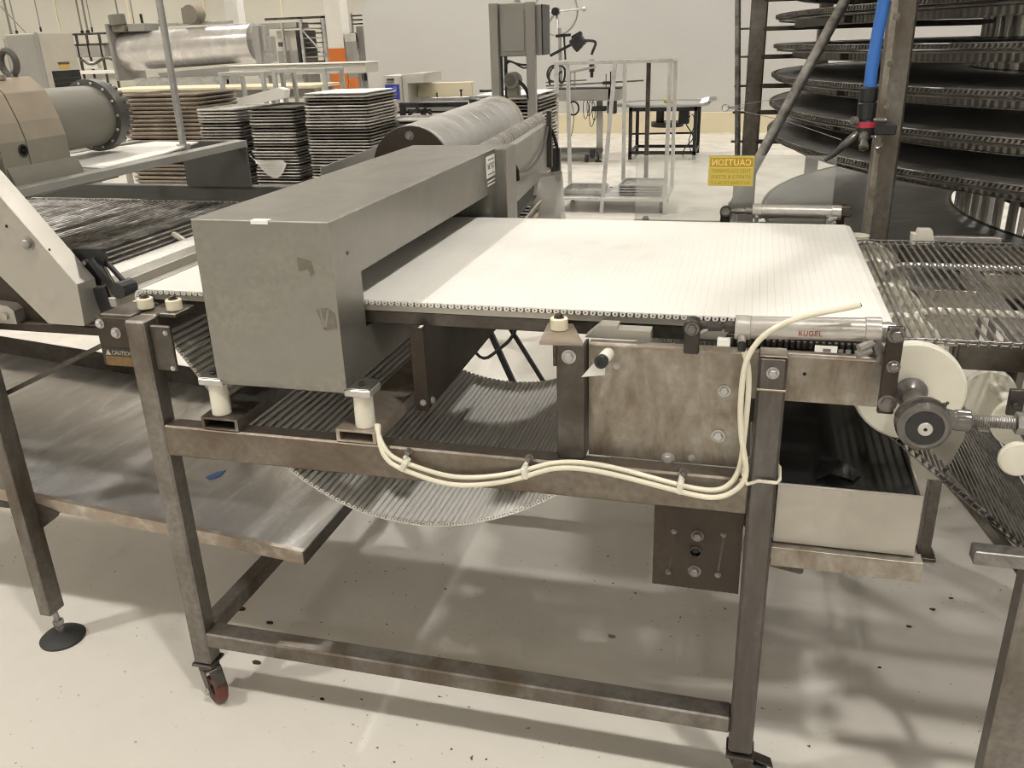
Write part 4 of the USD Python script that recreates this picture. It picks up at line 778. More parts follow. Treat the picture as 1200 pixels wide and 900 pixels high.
for u in (.35, 1.75): dm.part('leg', dbox(MB(), u, u + .05, -.60, -.55, 0, 1.05, .003), 'black_plastic')
dm.part('leg', dbox(MB(), 1.75, 1.80, -.10, -.05, 0, 1.05, .003), 'black_plastic')
dm.part('raking_leg', MB().bar((-1.08, 3.2, .71), (-.785, 3.2, .01), .022, .022, Yv, .002), 'black_plastic')
dm.part('raking_leg', MB().bar((-1.137, 3.2, .90), (-.60, 3.2, .01), .016, .016, Yv, .002), 'black_plastic')
dm.part('slack_cable', MB().tube(spline([(-.845, 3.17, .80), (-.85, 3.17, .62), (-.862, 3.17, .545), (-.896, 3.17, .474), (-.952, 3.17, .423), (-1.008, 3.17, .386), (-1.05, 3.17, .42), (-1.06, 3.17, .52)], 24), .007, 6), 'black_rubber')
pb = MB().sheet(spline([(-.90, 3.62, 1.06), (-.90, 3.63, .98), (-.92, 3.60, .85), (-.90, 3.61, .70), (-.88, 3.6, .55)], 14), spline([(-.78, 3.66, 1.07), (-.775, 3.67, .97), (-.755, 3.62, .85), (-.75, 3.66, .70), (-.76, 3.63, .55)], 14), .002)
solo('plastic_bag', 'crumpled clear plastic bag hanging off the drum machine', 'bag', pb.sheet(spline([(-.86, 3.60, 1.05), (-.87, 3.565, .95), (-.85, 3.57, .80), (-.87, 3.58, .6)], 12), spline([(-.80, 3.60, 1.06), (-.79, 3.58, .93), (-.81, 3.60, .78), (-.78, 3.6, .6)], 12), .002), 'bag_film')

# ------------------------------------------------------------------ electrical panel on its two-post stand
ep = Thing('control_stand', 'tall grey two-post stand holding an electrical cabinet above the drum machine', 'cabinet', (-1.39, 5.3, 0))
for x in (-1.532, -1.315): ep.part('post', MB().bx(x, x + .051, 5.20, 5.25, 0, 1.787, .003), 'stand_grey')
ep.part('cabinet', MB().bx(-1.478, -1.318, 5.225, 5.40, 1.497, 1.785, .004), 'stand_grey').part('door', MB().bx(-1.468, -1.328, 5.220, 5.226, 1.525, 1.747, .002), 'stand_grey')
ep.part('side_box', MB().bx(-1.263, -1.228, 5.24, 5.42, 1.50, 1.772, .004), 'stand_grey').part('door_edge', MB().bx(-1.229, -1.222, 5.238, 5.422, 1.50, 1.772, .001), 'black_plastic')
ep.part('top_conduit', MB().cy((-1.385, 5.30, 1.785), (-1.385, 5.30, 2.3), .012, n=10).cy((-1.385, 5.30, 1.785), (-1.385, 5.30, 1.80), .018, n=10), 'galvanised')
ep.part('motor_body', MB().lathe([(0, 0), (.045, 0), (.048, .006), (.048, .07), (.04, .08), (0, .08)], (-1.40, 5.25, 1.365), -Yv, 26).bx(-1.435, -1.365, 5.19, 5.26, 1.27, 1.33, .008), 'gearbox_grey')
ep.part('motor_face', MB().lathe([(.030, 0), (.034, .003), (.026, .005), (.012, .003), (0, .006)], (-1.41, 5.17, 1.37), -Yv, 20), 'flange_dark')
ep.part('strap', MB().bx(-1.475, -1.462, 5.21, 5.225, 1.20, 1.50, .001), 'black_plastic'); ep.part('strap', MB().bx(-1.452, -1.435, 5.21, 5.225, 1.20, 1.50, .001), 'black_plastic')
for pts in ([(-1.445, 5.2, 1.45), (-1.42, 5.19, 1.475), (-1.38, 5.19, 1.462), (-1.34, 5.2, 1.452), (-1.315, 5.21, 1.45)], [(-1.445, 5.2, 1.42), (-1.41, 5.19, 1.47), (-1.37, 5.19, 1.455), (-1.335, 5.2, 1.435), (-1.315, 5.21, 1.437)],
            [(-1.375, 5.18, 1.375), (-1.35, 5.18, 1.36), (-1.325, 5.19, 1.335), (-1.312, 5.2, 1.29)], [(-1.378, 5.18, 1.36), (-1.345, 5.18, 1.345), (-1.32, 5.19, 1.31), (-1.31, 5.2, 1.26)]):
    ep.part('cable', MB().tube(spline(pts, 18), .006, 6), 'black_rubber')

# ------------------------------------------------------------------ stacks of sheet pans
def pan_proto(name, label, cat, loc, w, d, h, m, group):
    t = Thing(name, label, cat, loc, group); x, y, z = loc
    def ring(s, zz): return affinity.scale(sbox(x - w / 2, y - d / 2, x + w / 2, y + d / 2).buffer(-.03).buffer(.03, quad_segs=3), s, s)
    o = np.array(ring(1, 0).exterior.coords)[:-1]; i = np.array(ring(.935, 0).exterior.coords)[:-1]; n = len(o)
    V = np.vstack([np.c_[o, np.full(n, z + h)], np.c_[o, np.full(n, z + h - .008)], np.c_[i, np.full(n, z)], np.c_[i, np.full(n, z + .002)], np.c_[i, np.full(n, z + h)], [[x, y, z]], [[x, y, z + .002]]])
    F = []
    for k in range(n):
        l = (k + 1) % n
        for A, B in ((0, 1), (1, 2), (3, 4), (4, 0)): F += [(A * n + k, B * n + k, B * n + l), (A * n + k, B * n + l, A * n + l)]
        F += [(5 * n, 2 * n + l, 2 * n + k), (5 * n + 1, 3 * n + k, 3 * n + l)]
    t.part('pan_shell', (V, np.array(F)), m, smooth=30); return t
STK = [('sheet_pan', 'aluminium sheet pan in the tall rounded-corner stack beside the drum', -2.885, 6.15, .50, .58, 1.262, .0215, .018, 'pans in the stack beside the drum'),
       ('sheet_pan', 'aluminium sheet pan in the middle of the three tied pan stacks', -3.42, 6.15, .375, .52, 1.188, .0218, .018, 'pans in the middle tied stack'),
       ('sheet_pan', 'aluminium sheet pan in the left tied pan stack behind the thin upright rod', -3.865, 6.15, .35, .52, 1.182, .0218, .018, 'pans in the left tied stack'),
       ('baking_tray', 'wide discoloured baking tray in the broad stack behind the gear motor', -4.86, 6.9, .78, .60, 1.262, .034, .027, 'trays in the broad stack behind the gear motor'),
       ('sheet_pan', 'aluminium sheet pan in the low stack between the rounded stack and the drum', -2.60, 6.80, .52, .50, 1.03, .023, .019, 'pans in the low stack by the drum'),
       ('sheet_pan', 'sheet pan in the white-topped stack right behind the control stand', -1.58, 6.0, .44, .60, 1.24, .0225, .019, 'pans in the stack behind the control stand')]
ONES = ['', 'first', 'second', 'third', 'fourth', 'fifth', 'sixth', 'seventh', 'eighth', 'ninth', 'tenth', 'eleventh', 'twelfth', 'thirteenth', 'fourteenth', 'fifteenth', 'sixteenth', 'seventeenth', 'eighteenth', 'nineteenth']
def nth(i):
    i += 1
    if i == 1: return 'topmost'
    if i < 20: return ONES[i] + ' from the top'
    t, u = divmod(i, 10)
    return (['', '', 'twent', 'thirt', 'fort', 'fift'][t] + 'ieth' if not u else ['', '', 'twenty', 'thirty', 'forty', 'fifty'][t] + '-' + ONES[u]) + ' from the top'
PLACE = [('aluminium sheet pan', 'the rounded-corner stack beside the drum'), ('aluminium sheet pan', 'the middle tied stack'), ('aluminium sheet pan', 'the left tied stack'),
         ('wide brownish baking tray', 'the stack behind the gear motor'), ('aluminium sheet pan', 'the low stack by the drum'), ('sheet pan', 'the white-topped stack behind the control stand')]
for si, (nm, lb, x, y, w, d, ztop, pitch, h, grp) in enumerate(STK):
    n = int((ztop - .16) / pitch); z0 = ztop - n * pitch
    dl = Thing('pan_dolly', ['low grey dolly under the rounded-corner pan stack', 'low grey dolly under the middle tied pan stack', 'low grey dolly under the left tied pan stack', 'low grey dolly under the broad tray stack', 'low grey dolly under the low pan stack', 'low grey dolly under the pan stack behind the control stand'][si], 'dolly', (x, y, 0))
    dl.part('deck', MB().bx(x - w / 2, x + w / 2, y - d / 2, y + d / 2, .10, z0 - .001, .004), 'galvanised')
    for i in (-1, 1):
        for j in (-1, 1): dl.part('wheel', MB().cy((x + i * (w / 2 - .06), y + j * (d / 2 - .06) - .015, .05), (x + i * (w / 2 - .06), y + j * (d / 2 - .06) + .015, .05), .05, n=16), 'black_rubber')
    proto = None
    for k in range(n):
        lab_k = PLACE[si][0] + ', ' + nth(n - 1 - k) + ' of ' + PLACE[si][1]
        jx, jy, jr = rng.normal(0, .004), rng.normal(0, .006), rng.normal(0, .008)
        if proto is None: proto = pan_proto(nm, lab_k, 'pan' if nm == 'sheet_pan' else 'tray', (x, y, z0), w, d, h, 'pan_metal' if si != 3 else 'tray_brown', grp)
        else: copy(proto, (x + jx, y + jy, z0 + k * pitch), jr, lab_k)
    if si in (0, 5):
        solo('paper_liner', ['white liner sheet on top of the rounded-corner pan stack', '', '', '', '', 'white liner sheet on top of the pan stack behind the control stand'][si], 'sheet', MB().ob((x - .01, y, ztop + .012), np.eye(3), (w * .93, d * .9, .006), .001), 'white_label')
solo('plastic_wrap', 'torn clear plastic wrap dangling down the middle tied pan stack', 'wrap', MB().sheet(spline([(-3.62, 5.86, .86), (-3.55, 5.85, .815), (-3.45, 5.86, .81), (-3.35, 5.85, .82)], 12), spline([(-3.61, 5.86, .845), (-3.55, 5.84, .79), (-3.45, 5.85, .69), (-3.32, 5.86, .79)], 12), .002), 'bag_film')

# ------------------------------------------------------------------ push carts with tall handles
def cart(label, x0, x1, yb, yf, zt, lean, m, base=True, name='push_cart'):
    t = Thing(name, label, 'cart', ((x0 + x1) / 2, (yb + yf) / 2, 0))
    t.part('deck', MB().bx(x0, x1, yf, yb, .12, .15, .004), m)
    for i, x in enumerate((x0 + .02, x1 - .02)):
        t.part('handle_post', MB().bar((x - lean, yf + .01, .0 if base else .15), (x, yf + .10, zt), .036, .036, Yv, .003), m)
        t.part('handle_post', MB().bar((x, yb - .02, .12), (x, yb - .10, zt), .036, .036, Yv, .003), m)
        t.part('side_rail', MB().bar((x, yf + .08, zt), (x, yb - .08, zt), .032, .032, Zv, .003), m)
    t.part('top_rail', MB().bar((x0, yf + .10, zt), (x1, yf + .10, zt), .034, .034, Zv, .003), m)
    for x in (x0 + .06, x1 - .06):
        for y in (yf + .08, yb - .08): t.part('wheel', MB().cy((x - .015, y, .055), (x + .015, y, .055), .055, n=16), 'black_rubber')
    return t
c1 = cart('bright steel double push cart with tall handles left of the round table', -1.85, -.76, 9.0, 8.28, 1.366, 0., 'cart_white')
c1.part('handle_post', MB().bar((-1.385, 8.29, .0), (-1.28, 8.38, 1.366), .036, .036, Yv, .003), 'cart_white')
c1.part('handle_post', MB().bar((-1.275, 8.98, .12), (-1.265, 8.90, 1.366), .036, .036, Yv, .003), 'cart_white')
c1.part('mid_post', MB().bx(-1.06, -1.02, 8.92, 8.96, .15, 1.34, .003), 'dark_steel')
c1.part('cross_rail', MB().bx(-1.83, -.78, 8.89, 8.92, 1.335, 1.365, .003), 'cart_white')
c1.part('deck_slots', (lambda m: [m.bx(-1.80 + .05 * k, -1.77 + .05 * k, 8.86, 8.90, .1505, .153, 0) for k in range(9)] and m)(MB()), 'black_plastic', kind='stuff')
fp = pan_proto('sheet_pan', 'single wide sheet pan on the left half of the double push cart', 'pan', (-1.595, 8.60, .152), .40, .44, .05, 'galvanised', None)
f2 = None
for k in range(4):
    if f2 is None: f2 = pan_proto('sheet_pan', 'bottom sheet pan in the short pile on the double push cart', 'pan', (-1.03, 8.62, .152), .42, .46, .024, 'galvanised', 'pans piled on the push cart')
    else: copy(f2, (-1.03, 8.62, .152 + .026 * k), 0, ['', 'second sheet pan from the bottom of the pile on the push cart', 'third sheet pan from the bottom of the pile on the push cart', 'topmost sheet pan of the short pile on the double push cart'][k])
cart('grey push cart with splayed handles behind the tied pan stacks', -4.83, -4.36, 7.95, 7.40, 1.37, -.06, 'cart_grey')
cart('grey push cart with splayed handles left of the orange column', -4.28, -3.74, 7.95, 7.40, 1.385, -.03, 'cart_grey')

# ------------------------------------------------------------------ round table on a black frame
rt = Thing('packing_table', 'round-edged grey turntable on a black steel frame by the back wall', 'table', (-1.22, 12.45, 0))
tp_ = Polygon([(-1.84, 12.25), (-1.62, 12.05), (-.98, 12.0), (-.72, 12.1), (-.62, 12.3), (-.62, 12.6), (-.80, 12.95), (-1.5, 13.0), (-1.78, 12.7)])
rt.part('top', MB().xy(tp_, .685, .705), 'table_grey').part('rim', MB().tube([(x, y, .712) for x, y in tp_.exterior.coords[:-1]], .014, 6, True), 'table_grey')
rt.part('chute_lip', MB().prism([(-.16, 0), (.16, 0), (.12, .05), (-.1, .06)], (-.68, 12.35, .715), (.35, .93, 0), Zv, (.10, -.03, .02)), 'galvanised')
for x in (-1.66, -.80):
    for y in (12.12, 12.85): rt.part('leg', MB().bx(x, x + .045, y, y + .045, .0, .685, .003), 'black_plastic')
for y in (12.12, 12.85): rt.part('stretcher', MB().bx(-1.66, -.755, y, y + .04, .07, .11, .002), 'black_plastic'); rt.part('apron', MB().bx(-1.66, -.755, y, y + .04, .63, .68, .002), 'black_plastic')
for x in (-1.66, -.80): rt.part('stretcher', MB().bx(x, x + .04, 12.12, 12.9, .07, .11, .002), 'black_plastic')
rt.part('mid_rod', MB().cy((-1.66, 12.5, .30), (-.78, 12.5, .31), .012, n=8), 'black_plastic')
rt.part('drive_disc', MB().cy((-1.18, 12.5, .40), (-1.18, 12.5, .46), .22, n=30).cy((-1.28, 12.5, .46), (-1.28, 12.5, .68), .055, n=16), 'black_plastic')
rt.part('drive_motor', MB().bx(-1.02, -.88, 12.35, 12.5, .44, .64, .01).cy((-.95, 12.42, .64), (-.95, 12.42, .68), .03, n=14), 'black_plastic')
rt.part('cable', MB().tube(spline([(-.86, 12.3, .55), (-.90, 12.2, .45), (-.83, 12.15, .36), (-.80, 12.13, .28), (-.86, 12.12, .20), (-.92, 12.12, .02)], 30), .008, 6), 'black_rubber')
rt.part('cable', MB().tube(spline([(-.84, 12.3, .57), (-.79, 12.12, .50), (-.80, 12.1, .40), (-.84, 12.1, .30), (-.78, 12.1, .05)], 24), .006, 6), 'black_rubber')
solo('yellow_tag', 'small yellow object lying on the round packing table', 'tag', MB().ob((-1.16, 12.5, .735), np.eye(3), (.16, .06, .05), .012), 'sticker_yellow')

# ------------------------------------------------------------------ labelling machine with reel against the back wall
lm = Thing('labelling_machine', 'small labelling conveyor with black arms, cables and a reel near the back wall', 'machine', (-2.2, 12.0, 0))
lm.part('conveyor_body', MB().bx(-2.72, -1.76, 11.9, 12.2, .79, .935, .005), 'sheet_grey')
lm.part('belt', MB().bx(-2.75, -1.74, 11.92, 12.18, .935, .95, .004), 'black_rubber')
lm.part('leg', MB().bx(-2.075, -2.0, 11.98, 12.06, .03, .79, .004), 'table_grey'); lm.part('leg', MB().bx(-2.70, -2.63, 11.98, 12.06, .03, .79, .004), 'table_grey')
lm.part('base_bar', MB().bx(-2.72, -1.98, 11.9, 11.98, .12, .18, .004), 'sheet_dark'); lm.part('base_plate', MB().bx(-2.70, -2.06, 11.9, 12.4, .06, .10, .004), 'stand_grey')
lm.part('castor', MB().cy((-2.20, 11.84, .05), (-2.16, 11.84, .05), .05, n=18).bx(-2.14, -2.08, 11.84, 11.9, .05, .16, .006), 'black_rubber')
lm.part('foot', MB().lathe([(0, 0), (.045, 0), (.04, .02), (.012, .025), (.012, .1), (0, .1)], (-2.03, 11.88, 0), Zv, 16), 'black_rubber')
lm.part('mast', MB().cy((-2.56, 12.0, .935), (-2.575, 12.0, 1.70), .022, n=12), 'table_grey')
lm.part('head_arm', MB().bar((-2.62, 11.98, 1.60), (-2.42, 11.98, 1.61), .035, .035, Zv, .004).bar((-2.70, 11.98, 1.36), (-2.33, 11.98, 1.53), .03, .035, Zv, .004).bar((-2.51, 11.98, 1.61), (-2.49, 11.98, 1.25), .022, .022, Yv, .003), 'black_plastic')
lm.part('print_head', MB().ob((-2.32, 11.96, 1.52), np.array([unit((1, 0, .7)), (0, 1, 0), unit((-.7, 0, 1))]), (.17, .16, .15), .015).ob((-2.33, 11.94, 1.60), np.array([unit((1, 0, .5)), (0, 1, 0), unit((-.5, 0, 1))]), (.14, .1, .05), .008).ob((-2.30, 11.94, 1.44), np.array([unit((1, 0, .9)), (0, 1, 0), unit((-.9, 0, 1))]), (.10, .1, .03), .006), 'black_plastic')
lm.part('spout', MB().tube(spline([(-2.27, 11.95, 1.55), (-2.16, 11.95, 1.53), (-2.09, 11.95, 1.51), (-2.10, 11.95, 1.45), (-2.135, 11.95, 1.36)], 20), .018, 8).cy((-2.135, 11.95, 1.30), (-2.135, 11.95, 1.15), .035, n=14).cy((-2.135, 11.95, 1.15), (-2.135, 11.95, 1.08), .022, n=12), 'black_plastic')
lm.part('rail', MB().cy((-2.75, 11.92, .985), (-1.45, 11.92, 1.03), .010, n=8).cy((-2.75, 11.92, 1.03), (-2.2, 11.92, 1.05), .008, n=8), 'dark_steel')
lm.part('gauge_block', MB().bx(-1.98, -1.86, 11.88, 11.96, .99, 1.03, .005).cy((-1.88, 11.92, .96), (-1.88, 11.92, 1.15), .008, n=8).cy((-1.94, 11.92, .96), (-1.94, 11.92, 1.12), .006, n=8).bx(-1.91, -1.85, 11.9, 11.96, .80, .95, .005), 'black_plastic')
lm.part('bracket_bar', MB().bar((-2.48, 11.93, 1.14), (-2.08, 11.93, 1.21), .035, .03, Zv, .004).cy((-2.42, 11.93, .95), (-2.42, 11.93, 1.15), .012, n=8).cy((-2.36, 11.93, .95), (-2.36, 11.93, 1.15), .012, n=8), 'table_grey')
for pts in ([(-2.60, 11.9, 1.24), (-2.70, 11.9, 1.2), (-2.72, 11.9, 1.10), (-2.62, 11.9, 1.04)], [(-2.48, 11.9, 1.18), (-2.56, 11.9, 1.24), (-2.66, 11.9, 1.2), (-2.69, 11.9, 1.0)], [(-2.52, 11.9, 1.16), (-2.57, 11.9, 1.09), (-2.53, 11.9, 1.02), (-2.49, 11.9, 1.09), (-2.50, 11.9, 1.2)]):
    lm.part('cable', MB().tube(spline(pts, 18), .014, 6), 'black_rubber')
lm.part('cable_coil', MB().tube([(-2.37 + .075 * math.cos(a), 11.87, .70 + .085 * math.sin(a)) for a in np.linspace(0, 2 * np.pi, 22, endpoint=False)], .012, 7, True), 'black_rubber')
for x, zz in ((-2.22, .56), (-2.17, .60), (-2.14, .46), (-2.10, .54), (-2.44, .30)):
    lm.part('wire', MB().tube(spline([(x, 11.88, .80), (x - .015, 11.88, (zz + .8) / 2), (x + .01, 11.88, zz), (x + .045, 11.88, zz + .06), (x + .04, 11.88, .78)], 18), .005, 5), 'black_rubber')
lm.part('junction_box', MB().bx(-2.11, -1.93, 11.85, 11.95, .66, .72, .006).bx(-1.92, -1.80, 11.9, 12.0, .62, .78, .008), 'black_plastic')
rw = lm.part('reel', MB().tube([(-2.64 + .29 * math.cos(a), 12.1, 1.90 + .29 * math.sin(a)) for a in np.linspace(0, 2 * np.pi, 40, endpoint=False)], .012, 7, True), 'galvanised', 'thin ring reel')
rw.part('hub', MB().cy((-2.64, 12.04, 1.90), (-2.64, 12.14, 1.90), .05, n=18), 'black_plastic')
rw.part('spoke', MB().cy((-2.9, 12.08, 1.885), (-2.30, 12.08, 1.915), .012, n=8).cy((-2.64, 12.08, 1.90), (-2.84, 12.08, 1.62), .016, n=8).cy((-2.28, 12.08, 1.915), (-2.24, 12.08, 1.916), .03, n=10), 'galvanised')
lm.part('reel_arm', MB().bar((-2.64, 12.14, 1.90), (-2.60, 12.05, 1.60), .03, .03, Yv, .003), 'galvanised')

# ------------------------------------------------------------------ second metal detector with a blue screen on its black table
d2 = Thing('checkweigher', 'light grey inspection head with a blue screen beyond the pan stacks', 'machine', (-3.3, 8.3, .98))
d2.part('head', MB().xz([(-3.427, 1.02), (-3.235, 1.02), (-3.235, 1.30), (-3.42, 1.305)], 8.0, 8.35), 'sheet_beige2')
d2.part('tunnel', MB().prism([(-3.235, 1.235), (-3.02, 1.235), (-3.02, 1.32), (-3.235, 1.31)], (0, 8.02, 0), X, Zv, (0, .5, 0)).bx(-3.235, -3.18, 8.02, 8.5, 1.02, 1.24, .004), 'sheet_beige2')
d2.part('screen', MB().bx(-3.395, -3.258, 7.994, 8.0, 1.095, 1.225, 0), 'screen_blue', 'blue display screen')
d2.part('screen_bezel', MB().bx(-3.40, -3.253, 7.996, 8.0, 1.09, 1.23, 0), 'stand_grey')
d2.part('screen_marks', MB().bx(-3.36, -3.33, 7.992, 7.994, 1.18, 1.205, 0).bx(-3.315, -3.28, 7.992, 7.994, 1.175, 1.21, 0).bx(-3.36, -3.29, 7.992, 7.994, 1.13, 1.14, 0), 'screen_light', kind='stuff')
d2.part('name_badge', MB().bx(-3.375, -3.305, 7.995, 8.0, 1.262, 1.278, 0), 'black_plastic').part('badge_line', MB().bx(-3.38, -3.305, 7.995, 8.0, 1.245, 1.25, 0), 'grey_ink')
d2.part('cover', MB().bx(-3.17, -2.62, 8.25, 8.30, 1.09, 1.225, .004), 'curb_cream')
d2.part('rail', MB().bx(-3.08, -2.60, 8.08, 8.2, 1.065, 1.10, .003), 'galvanised')
d2.part('peg', MB().cy((-2.93, 8.12, 1.10), (-2.93, 8.12, 1.14), .008, n=8), 'dark_steel'); d2.part('peg', MB().cy((-2.69, 8.12, 1.10), (-2.69, 8.12, 1.155), .008, n=8).cy((-2.69, 8.12, 1.15), (-2.69, 8.12, 1.165), .014, n=10), 'black_plastic')
d2.part('base', MB().bx(-3.44, -2.6, 8.0, 8.5, .985, 1.022, .003), 'sheet_beige2')
bt2 = Thing('machine_table', 'black steel table carrying the inspection head with the blue screen', 'table', (-2.95, 8.2, 0))
bt2.part('front_rail', MB().bx(-3.255, -2.58, 7.95, 7.985, 1.02, 1.065, .003), 'black_plastic'); bt2.part('top', MB().bx(-3.45, -2.58, 8.0, 8.55, .965, .985, .003), 'black_plastic')
for x in (-3.255, -2.64):
    for y in (7.96, 8.5): bt2.part('leg', MB().bx(x, x + .05, y, y + .04, 0, 1.02 if y < 8 else .965, .003), 'black_plastic')
bt2.part('linkage', MB().bar((-3.16, 7.94, .955), (-3.05, 7.94, 1.02), .025, .025, Yv, .004).bar((-2.93, 7.94, .955), (-3.0, 7.94, 1.02), .025, .025, Yv, .004).bar((-3.16, 7.94, 1.0), (-2.93, 7.94, 1.0), .02, .018, Zv, .003), 'black_plastic')
bt2.part('drive_box', MB().bx(-2.72, -2.62, 7.97, 8.05, .96, 1.02, .004), 'sheet_beige2')
bt2.part('black_conveyor', MB().bx(-2.58, -2.20, 8.0, 8.3, 1.02, 1.10, .02).bx(-2.35, -2.30, 7.98, 8.02, 1.1, 1.22, .003).cy((-2.5, 8.1, 1.15), (-2.2, 8.1, 1.155), .012, n=8), 'black_plastic')

# ------------------------------------------------------------------ column, beam, boards
cl_ = Thing('column', 'square white building column with an orange painted foot', 'column', (-6.76, 14.2, 0))
cl_.part('shaft', MB().bx(-6.905, -6.62, 14.0, 14.28, 1.525, ZC, .006), 'white_paint'); cl_.part('guard_sleeve', MB().bx(-6.91, -6.60, 13.99, 14.29, 0, 1.527, .004), 'orange_paint', 'orange painted foot')
cb_ = Thing('wall_cabinet', 'narrow grey electrical box standing on an orange plinth beside the column', 'cabinet', (-6.52, 14.1, 0))
cb_.part('box', MB().bx(-6.595, -6.47, 14.0, 14.2, 1.06, 1.62, .005), 'stand_grey'); cb_.part('top_box', MB().bx(-6.595, -6.48, 14.0, 14.2, 1.62, 1.75, .005), 'sheet_beige2'); cb_.part('plinth', MB().bx(-6.595, -6.46, 13.99, 14.2, 0, 1.06, .005), 'orange_paint')
bm = Thing('overhead_conveyor', 'pale grey box-section conveyor beam left of the orange column', 'conveyor', (-5.2, 9.6, 0))
bm.part('beam', MB().bx(-5.98, -4.25, 9.5, 9.85, 1.285, 1.39, .006), 'sheet_beige2'); bm.part('top_plate', MB().bx(-5.99, -4.24, 9.48, 9.87, 1.39, 1.402, .003), 'white_paint')
for x in (-5.9, -5.54, -5.08, -4.4): bm.part('leg', MB().bx(x, x + .03, 9.6, 9.64, 0, 1.285, .003), 'stand_grey')
bm.part('lower_rail', MB().bx(-5.9, -4.4, 9.58, 9.60, 1.02, 1.05, .002), 'stand_grey')
lb_ = Thing('long_table', 'long pale work table edge behind the pan stacks', 'table', (-5.2, 8.3, 0))
lb_.part('top', MB().bx(-6.6, -4.15, 8.0, 8.6, 1.205, 1.235, .004), 'curb_cream'); lb_.part('apron', MB().bx(-6.6, -4.15, 8.03, 8.06, 1.13, 1.205, .002), 'stand_grey')
for x in (-6.5, -4.25):
    for y in (8.05, 8.5): lb_.part('leg', MB().bx(x, x + .05, y, y + .05, 0, 1.205, .003), 'stand_grey')
solo('white_board', 'white sheet leaning beside the rounded-corner pan stack', 'board', MB().prism([(-4.50, 1.10), (-4.48, 1.17), (-4.05, 1.26), (-3.98, 1.24), (-4.0, 1.17)], (0, 7.15, 0), X, Zv, (0, .10, .0)), 'white_label')

# ------------------------------------------------------------------ tumble drum wrapped in shiny steel, cabinet and line behind the motor
td = Thing('tumble_drum', 'big shiny tilted stainless tumble drum in the far left background', 'machine', (-7.6, 11.2, 0))
a0, a1 = np.array([-8.62, 11.2, 1.58]), np.array([-6.57, 11.2, 1.65])
ax_ = unit(a1 - a0); td.part('drum', MB().lathe([(0, 0), (.255, 0), (.258, .01), (.243, 2.04), (.24, 2.05), (0, 2.05)], a0, ax_, 48), 'drum_mirror')
td.part('end_ring', MB().ob(a0 - ax_ * .02, np.array([ax_, (0, 1, 0), np.cross(ax_, Yv)]), (.05, .62, .74), .01), 'stand_grey')
td.part('head_motor', MB().cy((-8.53, 11.0, 1.93), (-8.54, 11.0, 2.06), .11, n=20).bx(-8.62, -8.42, 10.95, 11.2, 1.84, 1.93, .01), 'gearbox_grey')
td.part('control_box', MB().bx(-8.40, -8.12, 11.0, 11.3, 1.84, 1.94, .008), 'stand_grey'); td.part('signal_light', MB().cy((-8.22, 11.1, 1.94), (-8.225, 11.1, 2.03), .018, n=10).cy((-8.224, 11.1, 2.01), (-8.225, 11.1, 2.06), .019, n=10), 'dark_grease')
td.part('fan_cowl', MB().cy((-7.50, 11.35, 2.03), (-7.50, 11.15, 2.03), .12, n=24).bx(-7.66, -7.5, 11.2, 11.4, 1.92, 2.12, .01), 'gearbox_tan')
td.part('top_rail', MB().bx(-8.3, -7.0, 11.3, 11.4, 1.90, 1.94, .004), 'galvanised')
td.part('base_frame', MB().bx(-8.36, -6.95, 10.9, 11.3, 1.12, 1.24, .008), 'galvanised'); td.part('trough', MB().prism([(-8.0, 1.24), (-6.95, 1.24), (-6.9, 1.36), (-8.05, 1.30)], (0, 11.0, 0), X, Zv, (0, .3, 0)), 'stand_grey')
for x in (-8.3, -8.2, -8.1, -7.0): td.part('leg', MB().bx(x, x + .05, 10.95, 11.0, 0, 1.2, .003), 'galvanised')
td.part('drive_cluster', MB().bx(-6.50, -6.40, 11.0, 11.2, 1.2, 1.86, .01).cy((-6.33, 11.05, 1.55), (-6.33, 11.05, 1.85), .05, n=12).bx(-6.30, -6.22, 11.0, 11.1, 1.40, 1.72, .01).cy((-6.28, 11.0, 1.45), (-6.28, 10.95, 1.45), .07, n=14), 'table_grey')
gc = Thing('control_cabinet', 'grey walk-up control cabinet with a dark window and an amber label behind the gear motor', 'cabinet', (-7.2, 8.2, 0))
gc.part('body', MB().bx(-7.62, -7.19, 8.0, 8.50, 0, 1.798, .006), 'painted_grey')
gc.part('front_door', MB().bx(-7.60, -7.24, 7.992, 8.0, .9, 1.78, .003), 'stand_grey'); gc.part('wing_edge', MB().bx(-7.235, -7.188, 7.985, 8.0, .9, 1.806, .004), 'sheet_grey'); gc.part('back_wing', MB().bx(-7.74, -7.62, 8.1, 8.4, 1.1, 1.76, .004), 'stand_grey')
gc.part('window', MB().bx(-7.19, -7.186, 8.08, 8.49, 1.25, 1.425, 0), 'black_gloss', 'dark window opening').part('bar', MB().bx(-7.186, -7.18, 8.08, 8.49, 1.345, 1.35, 0).bx(-7.186, -7.18, 8.08, 8.49, 1.30, 1.305, 0), 'dark_steel')
gc.part('amber_label', MB().bx(-7.19, -7.185, 8.20, 8.35, 1.448, 1.485, 0), 'label_amber', 'amber label'); gc.part('label_strip', MB().bx(-7.19, -7.184, 8.19, 8.355, 1.487, 1.51, 0), 'label_dark')
ln = Thing('filling_line', 'pale grey cluttered conveyor line between the control cabinet and the tumble drum', 'machine', (-13, 16.2, 0))
ln.part('rail', MB().bx(-13.6, -12.5, 16.0, 16.1, 1.92, 1.96, .004).bx(-13.6, -12.5, 16.0, 16.1, 1.72, 1.76, .004), 'dark_steel')
for x in (-13.5, -13.25, -12.95, -12.7): ln.part('upright', MB().bx(x, x + .04, 16.0, 16.04, .0, 1.94, .003), 'dark_steel')
